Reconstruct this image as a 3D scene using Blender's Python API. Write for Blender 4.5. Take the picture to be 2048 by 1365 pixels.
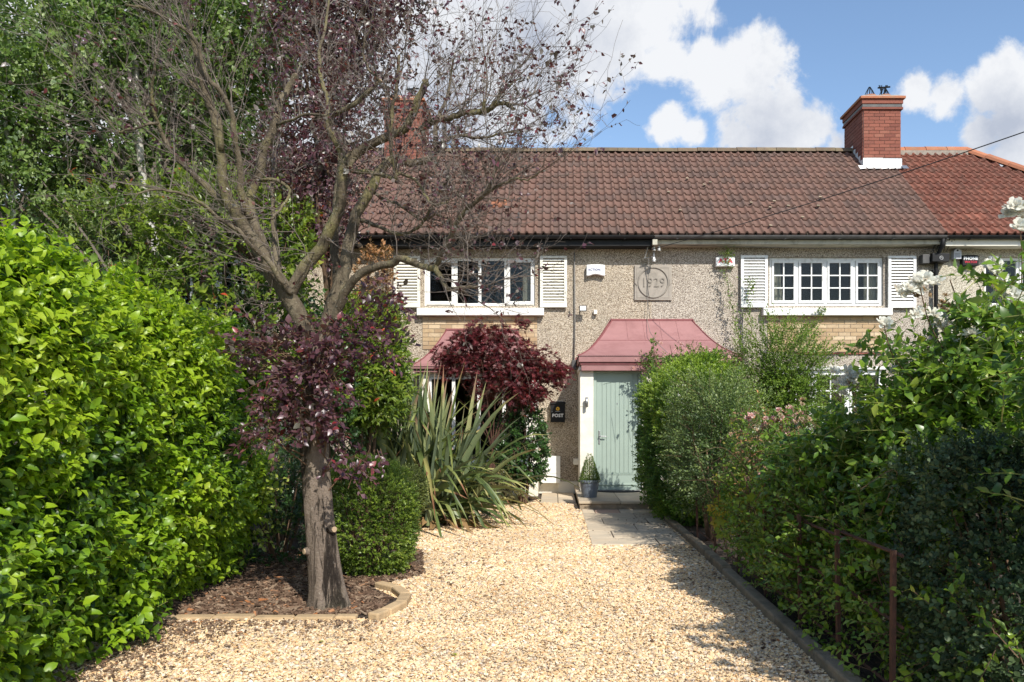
import bpy, bmesh, math, random
import numpy as np
from mathutils import Vector, Matrix
random.seed(7); rng = np.random.default_rng(7)
for o in list(bpy.data.objects): bpy.data.objects.remove(o)
SC = bpy.context.scene; COL = SC.collection
R = math.radians
# ------------------------------------------------------------------ camera, sky, sun, exposure
F = 28/36*2048; CX, CY, CH = 1110.0, 835.0, 1.45
cam = bpy.data.objects.new('camera', bpy.data.cameras.new('camera')); COL.objects.link(cam)
cam.location = (0, 0, CH); cam.rotation_euler = (R(90), 0, 0)
cam.data.lens = 28; cam.data.sensor_width = 36; cam.data.clip_start = .05; cam.data.clip_end = 2000
cam.data.shift_x = (1024-CX)/2048; cam.data.shift_y = (CY-682.5)/2048
SC.camera = cam
def P(px, py, Y): return np.array([(px-CX)*Y/F, Y, CH+(CY-py)*Y/F])
def X_(px, Y): return (px-CX)*Y/F
def Z_(py, Y): return CH+(CY-py)*Y/F
def G(px, py): return P(px, py, F*CH/(py-CY))

SUN = Vector((0.47, -1.0, 0.98)).normalized()          # towards the sun
sun = bpy.data.objects.new('sun', bpy.data.lights.new('sun', 'SUN')); COL.objects.link(sun)
sun.rotation_euler = SUN.to_track_quat('Z', 'Y').to_euler()
sun.data.energy = 5.0; sun.data.angle = R(.55); sun.data.color = (1, .955, .88)
w = bpy.data.worlds.new('World'); SC.world = w; w.use_nodes = True
nt = w.node_tree; nt.nodes.clear(); NN = nt.nodes.new; LK = nt.links.new
sky = NN('ShaderNodeTexSky'); sky.sky_type = 'NISHITA'; sky.sun_disc = False
sky.sun_elevation = math.asin(SUN.z); sky.sun_rotation = math.atan2(SUN.x, SUN.y)
sky.air_density = 1.0; sky.dust_density = .6; sky.ozone_density = 1.0
bg = NN('ShaderNodeBackground'); bg.inputs[1].default_value = .115
hs = NN('ShaderNodeHueSaturation'); hs.inputs['Saturation'].default_value = 1.05; hs.inputs['Value'].default_value = 1.5
LK(sky.outputs[0], hs.inputs['Color']); LK(hs.outputs[0], bg.inputs[0])
bg2 = NN('ShaderNodeBackground'); bg2.inputs[1].default_value = 1.0
tc = NN('ShaderNodeTexCoord'); out = NN('ShaderNodeOutputWorld')
def mth(op, a, b=None, c=None, clamp=False):
    n = NN('ShaderNodeMath'); n.operation = op; n.use_clamp = clamp
    for i, v in enumerate((a, b, c)):
        if v is None: continue
        if isinstance(v, (int, float)): n.inputs[i].default_value = v
        else: LK(v, n.inputs[i])
    return n.outputs[0]
def noise(scale, detail, rough=.55, vec=None, dist=0):
    n = NN('ShaderNodeTexNoise'); n.inputs['Scale'].default_value = scale; n.inputs['Detail'].default_value = detail
    n.inputs['Roughness'].default_value = rough; n.inputs['Distortion'].default_value = dist
    LK(vec or tc.outputs['Generated'], n.inputs['Vector']); return n.outputs['Fac']
def blobs(lst):
    cur = None
    for px, py, r, wt in lst:
        c = Vector((px-CX, F, CY-py)).normalized()
        v = NN('ShaderNodeVectorMath'); v.operation = 'DISTANCE'; LK(tc.outputs['Generated'], v.inputs[0]); v.inputs[1].default_value = c
        m = mth('MULTIPLY_ADD', v.outputs['Value'], -wt*F/r*1.15, wt)
        cur = m if cur is None else mth('SMOOTH_MAX', cur, m, .12)
    return mth('MAXIMUM', cur, 0.0)
CL = [(300,150,520,1.4),(650,120,420,1.3),(880,90,320,1.3),(1040,110,260,1.25),(1180,60,200,1.2),(1280,30,150,1.1),(960,235,150,1.1),(820,330,200,.9),(1170,150,120,.85),(1375,-20,90,.8),
      (1330,120,85,1.0),(1420,150,95,1.1),(1505,135,105,1.2),(1565,165,55,.8),(1340,245,62,1.15),(1385,262,45,1.0),(1545,235,115,1.1),(1620,255,85,1.0),(1475,270,70,.9),(1675,285,50,.8),(1425,40,45,.45),
      (1830,188,55,1.1),(1890,195,62,1.1),(1990,170,85,1.25),(2070,210,130,1.3),(1960,265,60,1.0),(2060,300,90,1.1),(2250,150,150,1.2)]
B = blobs(CL)
n1 = noise(9, 12, .66, dist=.4); n2 = noise(2.2, 6, .6); n3 = noise(38, 5, .6)
den = mth('ADD', B, mth('MULTIPLY', mth('SUBTRACT', n1, .5), 1.75))
den = mth('ADD', den, mth('MULTIPLY', mth('SUBTRACT', n3, .5), .85))
den = mth('MULTIPLY', den, mth('GREATER_THAN', B, .0))
# elsewhere: broken cloud goes on all round, thinned out of view to cut fill
vd = NN('ShaderNodeVectorMath'); vd.operation = 'DISTANCE'; LK(tc.outputs['Generated'], vd.inputs[0]); vd.inputs[1].default_value = Vector((.1,1,.3)).normalized()
far = mth('MULTIPLY', mth('SUBTRACT', vd.outputs['Value'], .62), 4, clamp=True)
oth = mth('MULTIPLY', mth('ADD', mth('MULTIPLY', mth('SUBTRACT', n2, .58), 3.2), mth('MULTIPLY', mth('SUBTRACT', n1, .5), 1.2)), far)
den = mth('MAXIMUM', den, oth)
mr = NN('ShaderNodeMapRange'); mr.interpolation_type = 'SMOOTHSTEP'; LK(den, mr.inputs[0]); mr.inputs[1].default_value = .16; mr.inputs[2].default_value = .58
shade = mth('MULTIPLY', mth('ADD', blobs([(1080,75,230,.9),(1400,245,40,.2),(1540,285,120,.7),(1700,290,80,.6),(2010,260,110,.9),(880,220,200,1.0),(600,100,300,.6)]), mth('MULTIPLY', mth('SUBTRACT', noise(11, 9, .65), .50), 2.2)), .95, clamp=True)
cr = NN('ShaderNodeMix'); cr.data_type = 'RGBA'; LK(shade, cr.inputs[0]); cr.inputs[6].default_value = (.80,.81,.83,1); cr.inputs[7].default_value = (.44,.48,.57,1)
LK(cr.outputs[2], bg2.inputs[0])
mx = NN('ShaderNodeMixShader'); LK(mth('MULTIPLY', mr.outputs[0], .96), mx.inputs[0]); LK(bg.outputs[0], mx.inputs[1]); LK(bg2.outputs[0], mx.inputs[2]); LK(mx.outputs[0], out.inputs[0])
SC.view_settings.view_transform = 'Standard'; SC.view_settings.look = 'None'; SC.view_settings.exposure = 0.22; SC.view_settings.gamma = 1
SC.view_settings.use_curve_mapping = False
SC.cycles.max_bounces = 6; SC.cycles.transparent_max_bounces = 8; SC.cycles.sample_clamp_indirect = 4

# ------------------------------------------------------------------ materials
class NB:
    def __init__(s, name):
        s.m = bpy.data.materials.new(name); s.m.use_nodes = True; s.t = s.m.node_tree; s.t.nodes.clear()
        s.out = s.n('ShaderNodeOutputMaterial'); s.geo = s.n('ShaderNodeNewGeometry'); s.pos = s.geo.outputs['Position']
    def n(s, k, **kw):
        x = s.t.nodes.new(k)
        for a, b in kw.items(): setattr(x, a, b)
        return x
    def l(s, a, b): s.t.links.new(a, b)
    def set(s, sock, v):
        if hasattr(v, 'links') or isinstance(v, bpy.types.NodeSocket): s.l(v, sock)
        else: sock.default_value = (*v, 1) if isinstance(v, (tuple, list)) and len(v) == 3 and sock.type == 'RGBA' else v
    def noise(s, sc, det=4, ro=.55, vec=None, dist=0):
        x = s.n('ShaderNodeTexNoise'); x.inputs['Scale'].default_value = sc; x.inputs['Detail'].default_value = det; x.inputs['Roughness'].default_value = ro; x.inputs['Distortion'].default_value = dist
        s.l(vec or s.pos, x.inputs['Vector']); return x.outputs['Fac']
    def vor(s, sc, feat='F1', vec=None):
        x = s.n('ShaderNodeTexVoronoi', feature=feat); x.inputs['Scale'].default_value = sc; s.l(vec or s.pos, x.inputs['Vector']); return x
    def ramp(s, f, stops, interp='LINEAR'):
        x = s.n('ShaderNodeValToRGB'); cr = x.color_ramp; cr.interpolation = interp
        while len(cr.elements) < len(stops): cr.elements.new(.5)
        for e, (p, c) in zip(cr.elements, stops): e.position = p; e.color = (*c, 1) if not isinstance(c, (int, float)) else (c, c, c, 1)
        s.l(f, x.inputs[0]); return x.outputs[0]
    def mix(s, f, a, b, mode='MIX'):
        x = s.n('ShaderNodeMix', data_type='RGBA', blend_type=mode); s.set(x.inputs[0], f); s.set(x.inputs[6], a); s.set(x.inputs[7], b); return x.outputs[2]
    def math(s, op, a, b=0.0):
        x = s.n('ShaderNodeMath', operation=op); s.set(x.inputs[0], a); s.set(x.inputs[1], b); return x.outputs[0]
    def bump(s, h, st=.5, d=.01):
        x = s.n('ShaderNodeBump'); x.inputs['Strength'].default_value = st; x.inputs['Distance'].default_value = d; s.l(h, x.inputs['Height']); return x.outputs[0]
    def scaled(s, v):
        x = s.n('ShaderNodeMapping'); x.inputs['Scale'].default_value = v; s.l(s.pos, x.inputs['Vector']); return x.outputs[0]
    def rand(s): return s.n('ShaderNodeObjectInfo').outputs['Random']
    def bsdf(s, col, rough=.7, spec=.4, metal=0, normal=None, finish=True):
        b = s.n('ShaderNodeBsdfPrincipled'); s.set(b.inputs['Base Color'], col); s.set(b.inputs['Roughness'], rough); b.inputs['Specular IOR Level'].default_value = spec; b.inputs['Metallic'].default_value = metal
        if normal: s.l(normal, b.inputs['Normal'])
        if finish: s.l(b.outputs[0], s.out.inputs[0])
        return b
def pm(name, c1, c2, sc=6, rough=.7, bs=60, bst=.3, bd=.004, vary=0., spec=.35, metal=0, dirt=None, dsc=3.0):
    b = NB(name); col = b.mix(b.ramp(b.noise(sc, 6, .6), [(.35, 0.), (.68, 1.)]), c1, c2)
    if dirt: col = b.mix(b.ramp(b.noise(dsc, 8, .7, dist=.4), [(.5, 0.), (.72, .8)]), col, dirt)
    if vary: col = b.mix(1.0, col, b.ramp(b.rand(), [(0, 1-vary), (1, 1+vary*.4)]), 'MULTIPLY')
    b.bsdf(col, rough, spec, metal, b.bump(b.noise(bs, 5, .6), bst, bd)); return b.m
def leafm(name, stops, rough=.42, trans=.3, spec=.4, tcol=None):
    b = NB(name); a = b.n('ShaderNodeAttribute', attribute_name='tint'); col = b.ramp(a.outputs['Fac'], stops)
    col = b.mix(b.ramp(b.noise(55, 2), [(.3, 0.), (.8, .35)]), col, b.mix(1.0, col, (.55,.6,.5), 'MULTIPLY'))
    back = b.mix(.25, col, (.35,.42,.3)); col2 = b.mix(b.geo.outputs['Backfacing'], col, back)
    p = b.bsdf(col2, rough, spec, finish=False)
    t = b.n('ShaderNodeBsdfTranslucent'); b.set(t.inputs[0], b.mix(1.0, col, tcol or (1.5,1.55,.6), 'MULTIPLY'))
    m = b.n('ShaderNodeMixShader'); m.inputs[0].default_value = trans; b.l(p.outputs[0], m.inputs[1]); b.l(t.outputs[0], m.inputs[2]); b.l(m.outputs[0], b.out.inputs[0]); return b.m

def dash(name, c_lo, c_mid, c_hi, dirt):
    b = NB(name); v = b.vor(78); v2 = b.vor(46)
    sp = b.n('ShaderNodeSeparateColor'); b.l(v.outputs['Color'], sp.inputs[0])
    col = b.ramp(sp.outputs[0], [(0, c_lo), (.2, c_mid), (.62, c_hi), (.9, tuple(min(1, x*1.15) for x in c_hi)), (1., c_mid)], 'LINEAR')
    col = b.mix(b.ramp(v.outputs['Distance'], [(.42, 0.), (.75, .75)]), col, (.10,.08,.06))
    col = b.mix(b.ramp(b.noise(1.3, 6, .65), [(.48, 0.), (.75, .5)]), col, dirt)
    h = b.math('ADD', b.math('MULTIPLY', v.outputs['Distance'], -1.0), b.math('MULTIPLY', v2.outputs['Distance'], -.6))
    b.bsdf(col, .9, .2, 0, b.bump(h, .9, .012)); return b.m
M = {}
M['dashA'] = dash('pebble_dash', (.17,.115,.075), (.44,.355,.25), (.70,.605,.475), (.30,.255,.20))
M['dashB'] = dash('pebble_dash_grey', (.16,.12,.095), (.42,.355,.285), (.67,.595,.50), (.27,.23,.195))
M['dashC'] = dash('pebble_dash_pale', (.30,.25,.17), (.58,.52,.40), (.74,.68,.55), (.4,.36,.27))
def tile(name, c1, c2, c3, lichen, amount):
    b = NB(name); r = b.rand(); col = b.ramp(r, [(0, c1), (.35, c2), (.7, c3), (.93, c2), (1, tuple(x*1.25 for x in c3))])
    col = b.mix(b.ramp(b.noise(5, 7, .7), [(.42, 0.), (.75, .6)]), col, (.12,.085,.065))
    col = b.mix(b.ramp(b.noise(42, 4, .7), [(.6, 0.), (.72, amount)]), col, lichen)
    col = b.mix(b.ramp(b.noise(16, 3, .7), [(.70, 0.), (.73, amount*1.2)]), col, (.62,.56,.46))
    b.bsdf(col, .85, .25, 0, b.bump(b.noise(90, 4), .35, .004)); return b.m
M['tileA'] = tile('brown_concrete_tile', (.145,.084,.065), (.175,.098,.076), (.115,.075,.063), (.40,.31,.24), .45)
M['tileC'] = tile('red_clay_tile', (.185,.070,.048), (.155,.060,.042), (.21,.080,.054), (.14,.065,.045), .35)
M['tile_orange'] = pm('new_orange_tile', (.32,.13,.07), (.26,.11,.06), 8, .8)
M['ridge'] = pm('weathered_ridge_tile', (.20,.14,.09), (.13,.10,.07), 7, .9, 50, .5, .006, .25, dirt=(.22,.19,.11))
M['ridgeC'] = pm('orange_ridge_tile', (.42,.17,.09), (.34,.13,.07), 6, .85, 50, .4, .005, .2, dirt=(.3,.22,.14))
M['mortar'] = pm('mortar', (.33,.29,.24), (.22,.19,.16), 12, .95)
M['mortar_dark'] = pm('dark_mortar', (.19,.15,.12), (.12,.10,.08), 12, .95)
def brickm(name, stops, dark):
    b = NB(name); col = b.ramp(b.rand(), stops); col = b.mix(b.ramp(b.noise(22, 6, .7), [(.5, 0.), (.75, .7)]), col, dark)
    b.bsdf(col, .88, .2, 0, b.bump(b.noise(70, 4), .5, .004)); return b.m
M['brick_red'] = brickm('red_brick', [(0,(.23,.085,.06)),(.4,(.27,.10,.07)),(.8,(.19,.07,.052)),(1,(.31,.13,.09))], (.12,.045,.035))
M['brick_yel'] = brickm('yellow_stock_brick', [(0,(.50,.37,.22)),(.3,(.42,.29,.17)),(.6,(.60,.47,.31)),(.9,(.36,.25,.15)),(.985,(.40,.28,.17)),(1,(.09,.07,.06))], (.30,.19,.11))
M['white'] = pm('white_gloss_paint', (.80,.79,.75), (.76,.75,.71), 4, .4, 80, .08, .002, dirt=(.62,.6,.54), dsc=5)
M['cream'] = pm('cream_masonry_paint', (.80,.76,.66), (.74,.70,.60), 3, .75, 60, .3, .003, dirt=(.55,.5,.4), dsc=2.2)
M['shutter'] = pm('ivory_shutter_paint', (.76,.74,.65), (.72,.70,.61), 4, .5, 60, .1, .002, dirt=(.6,.58,.48), dsc=9)
M['shutterw'] = pm('flaking_white_paint', (.78,.78,.76), (.74,.74,.72), 4, .55, 60, .3, .003, dirt=(.45,.43,.4), dsc=12)
M['sage'] = pm('sage_green_paint', (.32,.395,.34), (.30,.37,.32), 3, .45, 120, .08, .001)
M['rose_roof'] = pm('dusty_rose_lead', (.335,.170,.163), (.28,.138,.132), 3.2, .6, 20, .35, .006, dirt=(.22,.10,.095), dsc=2.4)
M['rose_dark'] = pm('dull_maroon_lead', (.25,.085,.085), (.19,.065,.065), 9, .65, 30, .4, .006)
M['black'] = pm('black_plastic', (.012,.012,.013), (.02,.02,.02), 6, .55, spec=.2)
M['grey_dark'] = pm('dark_grey_plastic', (.06,.06,.06), (.1,.095,.09), 8, .5)
M['cream_fascia'] = pm('weathered_cream_fascia', (.42,.39,.31), (.5,.47,.38), 6, .7, dirt=(.16,.14,.1), dsc=4)
M['cable'] = pm('cable_sheath', (.03,.03,.03), (.05,.05,.05), 8, .6)
M['cable_grey'] = pm('grey_cable_sheath', (.2,.19,.17), (.14,.13,.12), 8, .6)
M['steel'] = pm('brushed_steel', (.45,.45,.45), (.38,.38,.38), 10, .35, metal=.8)
M['stone'] = pm('cast_stone', (.36,.32,.27), (.30,.265,.225), 8, .9, 90, .4, .004, dirt=(.2,.18,.15), dsc=5)
M['stone_shade'] = pm('relief_shade_stone', (.28,.25,.21), (.23,.205,.175), 8, .9, 90, .4, .004)  # relief shade put into the colour so numerals and ring stand out
M['plastic_w'] = pm('white_plastic', (.80,.80,.79), (.77,.77,.76), 5, .35, bst=.03)
M['red'] = pm('red_print', (.62,.03,.06), (.58,.03,.06), 5, .5); M['blue'] = pm('blue_print', (.05,.06,.22), (.06,.07,.2), 5, .5)
M['palegrey'] = pm('pale_grey_print', (.55,.58,.62), (.5,.5,.55), 5, .5); M['yellow'] = pm('yellow_print', (.85,.50,.04), (.8,.45,.04), 5, .5)
M['pot'] = pm('slate_blue_plastic', (.13,.155,.19), (.11,.135,.165), 4, .45, dirt=(.2,.2,.2), dsc=5)
M['mat'] = pm('coir_mat', (.02,.02,.022), (.05,.05,.05), 60, .95, 200, 1, .01)
M['slab'] = pm('sandstone_slab', (.60,.49,.35), (.50,.42,.31), 3.5, .9, 60, .5, .006, .22, dirt=(.52,.40,.27), dsc=1.8)
M['slab_pink'] = pm('pink_sandstone', (.50,.33,.23), (.44,.30,.22), 3.5, .9, 60, .5, .006)
M['kerbm'] = pm('concrete_kerb', (.36,.28,.19), (.24,.19,.135), 9, .95, 60, .7, .01, .2, dirt=(.11,.10,.065), dsc=4)
M['edge'] = pm('buff_edging', (.52,.37,.21), (.42,.30,.17), 8, .95, 70, .6, .008, .15, dirt=(.25,.19,.12), dsc=4)
M['soil'] = pm('dark_soil', (.05,.034,.024), (.09,.062,.045), 14, 1, 40, 1, .03)
M['rust'] = pm('rusty_iron', (.11,.05,.032), (.055,.03,.022), 18, .85, 60, .6, .004)
M['bark'] = None
b = NB('plum_bark'); col = b.ramp(b.noise(9, 8, .65, b.scaled((1,1,.35))), [(.3,(.05,.038,.026)),(.5,(.125,.10,.068)),(.7,(.215,.18,.12))])
col = b.mix(b.ramp(b.noise(3.5, 5, .6), [(.5, 0.), (.66, .75)]), col, (.21,.19,.08)); col = b.mix(b.ramp(b.noise(60, 3, .6), [(.66, 0.), (.70, .8)]), col, (.42,.40,.33))
h = b.math('ADD', b.noise(16, 8, .7, b.scaled((1,1,.22)), .6), b.math('MULTIPLY', b.noise(60, 4, .6), .3)); b.bsdf(col, .9, .2, 0, b.bump(h, 1, .03)); M['bark'] = b.m
b = NB('trunk_bark'); cr_ = b.ramp(b.noise(8, 9, .7, b.scaled((1,1,.13)), .7), [(.36,(.20,.155,.12)),(.435,(.045,.034,.028)),(.46,(.15,.118,.092)),(.7,(.27,.215,.17))])
cr_ = b.mix(b.ramp(b.noise(30, 5, .7), [(.62, 0.), (.70, .6)]), cr_, (.40,.37,.31)); cr_ = b.mix(b.ramp(b.noise(2.3, 4), [(.5, 0.), (.7, .5)]), cr_, (.19,.17,.10))
h = b.math('ADD', b.math('MULTIPLY', b.ramp(b.noise(8, 9, .7, b.scaled((1,1,.13)), .7), [(.36, .9), (.435, 0.), (.49, 1.)]), 1.0), b.math('MULTIPLY', b.noise(50, 6, .7), .35)); b.bsdf(cr_, .92, .2, 0, b.bump(h, 1, .06)); M['trunk'] = b.m
M['twig'] = pm('grey_twig', (.115,.09,.075), (.19,.16,.13), 14, .9); M['twig_brown'] = pm('brown_stem', (.10,.06,.035), (.16,.10,.06), 14, .9)
M['stem_green'] = pm('green_stem', (.20,.24,.06), (.26,.24,.07), 14, .6)
M['birch_bark'] = pm('white_birch_bark', (.60,.57,.52), (.42,.39,.35), 9, .8, dirt=(.08,.07,.06), dsc=11)
M['cut'] = pm('sawn_wood', (.50,.38,.24), (.36,.26,.17), 20, .9)
M['room'] = pm('room_plaster', (.10,.095,.085), (.08,.075,.07), 2, .9); M['curtain'] = pm('beige_curtain', (.52,.45,.36), (.44,.38,.30), 6, .9)
b = NB('window_glass'); tr = b.n('ShaderNodeBsdfTransparent'); tr.inputs[0].default_value = (.8,.84,.84,1); gl = b.n('ShaderNodeBsdfGlossy'); gl.inputs['Roughness'].default_value = .02; gl.inputs[0].default_value = (1,1,1,1)
fr = b.n('ShaderNodeFresnel'); fr.inputs[0].default_value = 1.28; m_ = b.n('ShaderNodeMixShader'); b.l(fr.outputs[0], m_.inputs[0]); b.l(tr.outputs[0], m_.inputs[1]); b.l(gl.outputs[0], m_.inputs[2]); b.l(m_.outputs[0], b.out.inputs[0]); M['glass'] = b.m
b = NB('gravel_stone'); r = b.rand(); col = b.ramp(r, [(0,(.82,.66,.44)),(.22,(.76,.53,.27)),(.4,(.88,.76,.56)),(.52,(.58,.34,.15)),(.66,(.88,.75,.55)),(.78,(.26,.165,.10)),(.84,(.80,.58,.32)),(.92,(.42,.35,.29)),(1,(.92,.85,.72))])
col = b.mix(1.0, col, b.ramp(b.noise(.9, 6, .65), [(.3,(.74,.70,.65)),(.6,(.98,.95,.91))]), 'MULTIPLY'); b.bsdf(col, .75, .3); M['gravel'] = b.m
b = NB('gravel_bed'); v = b.vor(60); sp = b.n('ShaderNodeSeparateColor'); b.l(v.outputs['Color'], sp.inputs[0])
col = b.ramp(sp.outputs[0], [(0,(.66,.50,.32)),(.3,(.80,.70,.52)),(.6,(.46,.31,.18)),(1,(.84,.78,.64))]); col = b.mix(b.ramp(v.outputs['Distance'], [(.4,0.),(.7,.6)]), col, (.18,.12,.07)); b.bsdf(col, .9, .2, 0, b.bump(v.outputs['Distance'], -.8 if False else .8, .012)); M['gravel_bed'] = b.m
b = NB('bark_chip'); b.bsdf(b.ramp(b.rand(), [(0,(.06,.035,.022)),(.4,(.13,.08,.052)),(.75,(.20,.135,.09)),(.94,(.30,.22,.15)),(1,(.36,.14,.05))]), .9, .2); M['chip'] = b.m
L = {}
L['griselinia'] = leafm('bright_hedge_leaf', [(0,(.035,.085,.010)),(.12,(.08,.155,.010)),(.35,(.18,.315,.014)),(.7,(.31,.44,.022)),(1,(.36,.45,.035))], .40, .38, .45)
L['birch'] = leafm('birch_leaf', [(0,(.07,.125,.026)),(.5,(.13,.21,.045)),(.85,(.22,.30,.085)),(1,(.36,.43,.20))], .38, .36)
L['olivebox'] = leafm('olive_box_leaf', [(0,(.06,.085,.02)),(.5,(.13,.16,.04)),(1,(.24,.26,.07))], .45, .28)
L['beech'] = leafm('deep_green_leaf', [(0,(.03,.065,.014)),(.5,(.065,.12,.022)),(1,(.14,.21,.045))], .42, .3)
L['purple'] = leafm('plum_leaf', [(0,(.050,.020,.026)),(.5,(.090,.036,.046)),(.85,(.16,.085,.10)),(.95,(.21,.06,.065)),(1,(.24,.03,.035))], .36, .26, .6, (1.9,.7,.6))
L['maple'] = leafm('red_maple_leaf', [(0,(.06,.014,.018)),(.5,(.115,.024,.030)),(1,(.20,.045,.05))], .5, .35, .3, (2.0,.6,.5))
L['box'] = leafm('box_leaf', [(0,(.065,.12,.016)),(.5,(.155,.235,.03)),(.85,(.26,.34,.045)),(1,(.37,.41,.09))], .4, .3)
L['photinia'] = leafm('glossy_shrub_leaf', [(0,(.06,.11,.012)),(.5,(.13,.20,.02)),(.9,(.23,.29,.035)),(.985,(.25,.27,.04)),(1,(.45,.07,.03))], .35, .28)
L['dark'] = leafm('dark_evergreen_leaf', [(0,(.016,.045,.012)),(.5,(.036,.085,.018)),(1,(.075,.14,.03))], .35, .2, .5)
L['yew'] = leafm('yew_needle', [(0,(.045,.11,.012)),(.5,(.12,.22,.02)),(1,(.26,.36,.035))], .5, .3)
L['privet'] = leafm('blue_green_leaf', [(0,(.020,.040,.018)),(.5,(.050,.085,.034)),(1,(.13,.18,.07))], .5, .22, .35, (1.2,1.4,.7))
L['coton'] = leafm('dusty_green_leaf', [(0,(.03,.062,.016)),(.5,(.085,.135,.035)),(1,(.24,.30,.09))], .45, .28)
L['fine'] = leafm('fine_green_leaf', [(0,(.05,.095,.012)),(.5,(.11,.19,.02)),(1,(.21,.29,.04))], .45, .35)
L['rose'] = leafm('rose_leaf', [(0,(.05,.115,.012)),(.45,(.13,.235,.022)),(.9,(.25,.36,.04)),(1,(.34,.38,.06))], .33, .36, .5)
L['vine'] = leafm('yellowing_vine_leaf', [(0,(.06,.14,.012)),(.5,(.15,.25,.02)),(.85,(.32,.34,.04)),(1,(.48,.34,.05))], .5, .4)
L['varieg'] = leafm('variegated_leaf', [(0,(.10,.17,.02)),(.5,(.25,.32,.045)),(1,(.52,.52,.13))], .4, .3)
L['phormium'] = leafm('flax_blade', [(0,(.045,.068,.028)),(.35,(.08,.115,.036)),(.6,(.135,.175,.045)),(.8,(.27,.29,.09)),(.9,(.42,.37,.14)),(1,(.30,.14,.08))], .42, .2, .45, (1.2,1.3,.7))
L['brown'] = leafm('dry_leaf', [(0,(.16,.09,.05)),(.5,(.30,.17,.09)),(1,(.50,.22,.08))], .8, .2)
L['olive'] = leafm('olive_brown_foliage', [(0,(.10,.08,.035)),(.5,(.16,.14,.055)),(1,(.26,.22,.10))], .7, .2)
L['petal'] = leafm('cream_petal', [(0,(.86,.74,.62)),(.25,(.88,.84,.76)),(1,(.92,.91,.87))], .6, .38, .2, (1,1,1))
L['pink'] = leafm('pink_petal', [(0,(.66,.30,.20)),(.4,(.75,.36,.37)),(1,(.82,.58,.56))], .6, .3, .2, (1,1,1))

# ------------------------------------------------------------------ mesh helpers
def wl(o):
    v = Vector((0,0,0))
    while o: v += o.location; o = o.parent
    return v
def add(name, me, parent=None):
    o = bpy.data.objects.new(name, me); COL.objects.link(o)
    if parent: o.parent = parent
    return o
def tag(o, label=None, cat=None, group=None, kind=None):
    for k, v in (('label', label), ('category', cat), ('group', group), ('kind', kind)):
        if v: o[k] = v
    return o
def thing(name, loc, label, cat, group=None):
    o = add(name, None); o.location = [float(v) for v in loc]; o.empty_display_size = .1; return tag(o, label, cat, group)
def np_mesh(name, V, T, mats, tint=None, smooth=True):
    me = bpy.data.meshes.new(name); V = np.asarray(V, np.float32); T = np.asarray(T, np.int32); n, k = T.shape
    me.vertices.add(len(V)); me.vertices.foreach_set('co', V.ravel()); me.loops.add(n*k); me.loops.foreach_set('vertex_index', T.ravel())
    me.polygons.add(n); me.polygons.foreach_set('loop_start', np.arange(0, n*k, k, dtype=np.int32)); me.polygons.foreach_set('loop_total', np.full(n, k, np.int32))
    me.polygons.foreach_set('use_smooth', np.full(n, smooth)); me.update(calc_edges=True); me.materials.append(mats)
    if tint is not None: me.attributes.new('tint', 'FLOAT', 'POINT').data.foreach_set('value', np.asarray(tint, np.float32))
    return me
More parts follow.
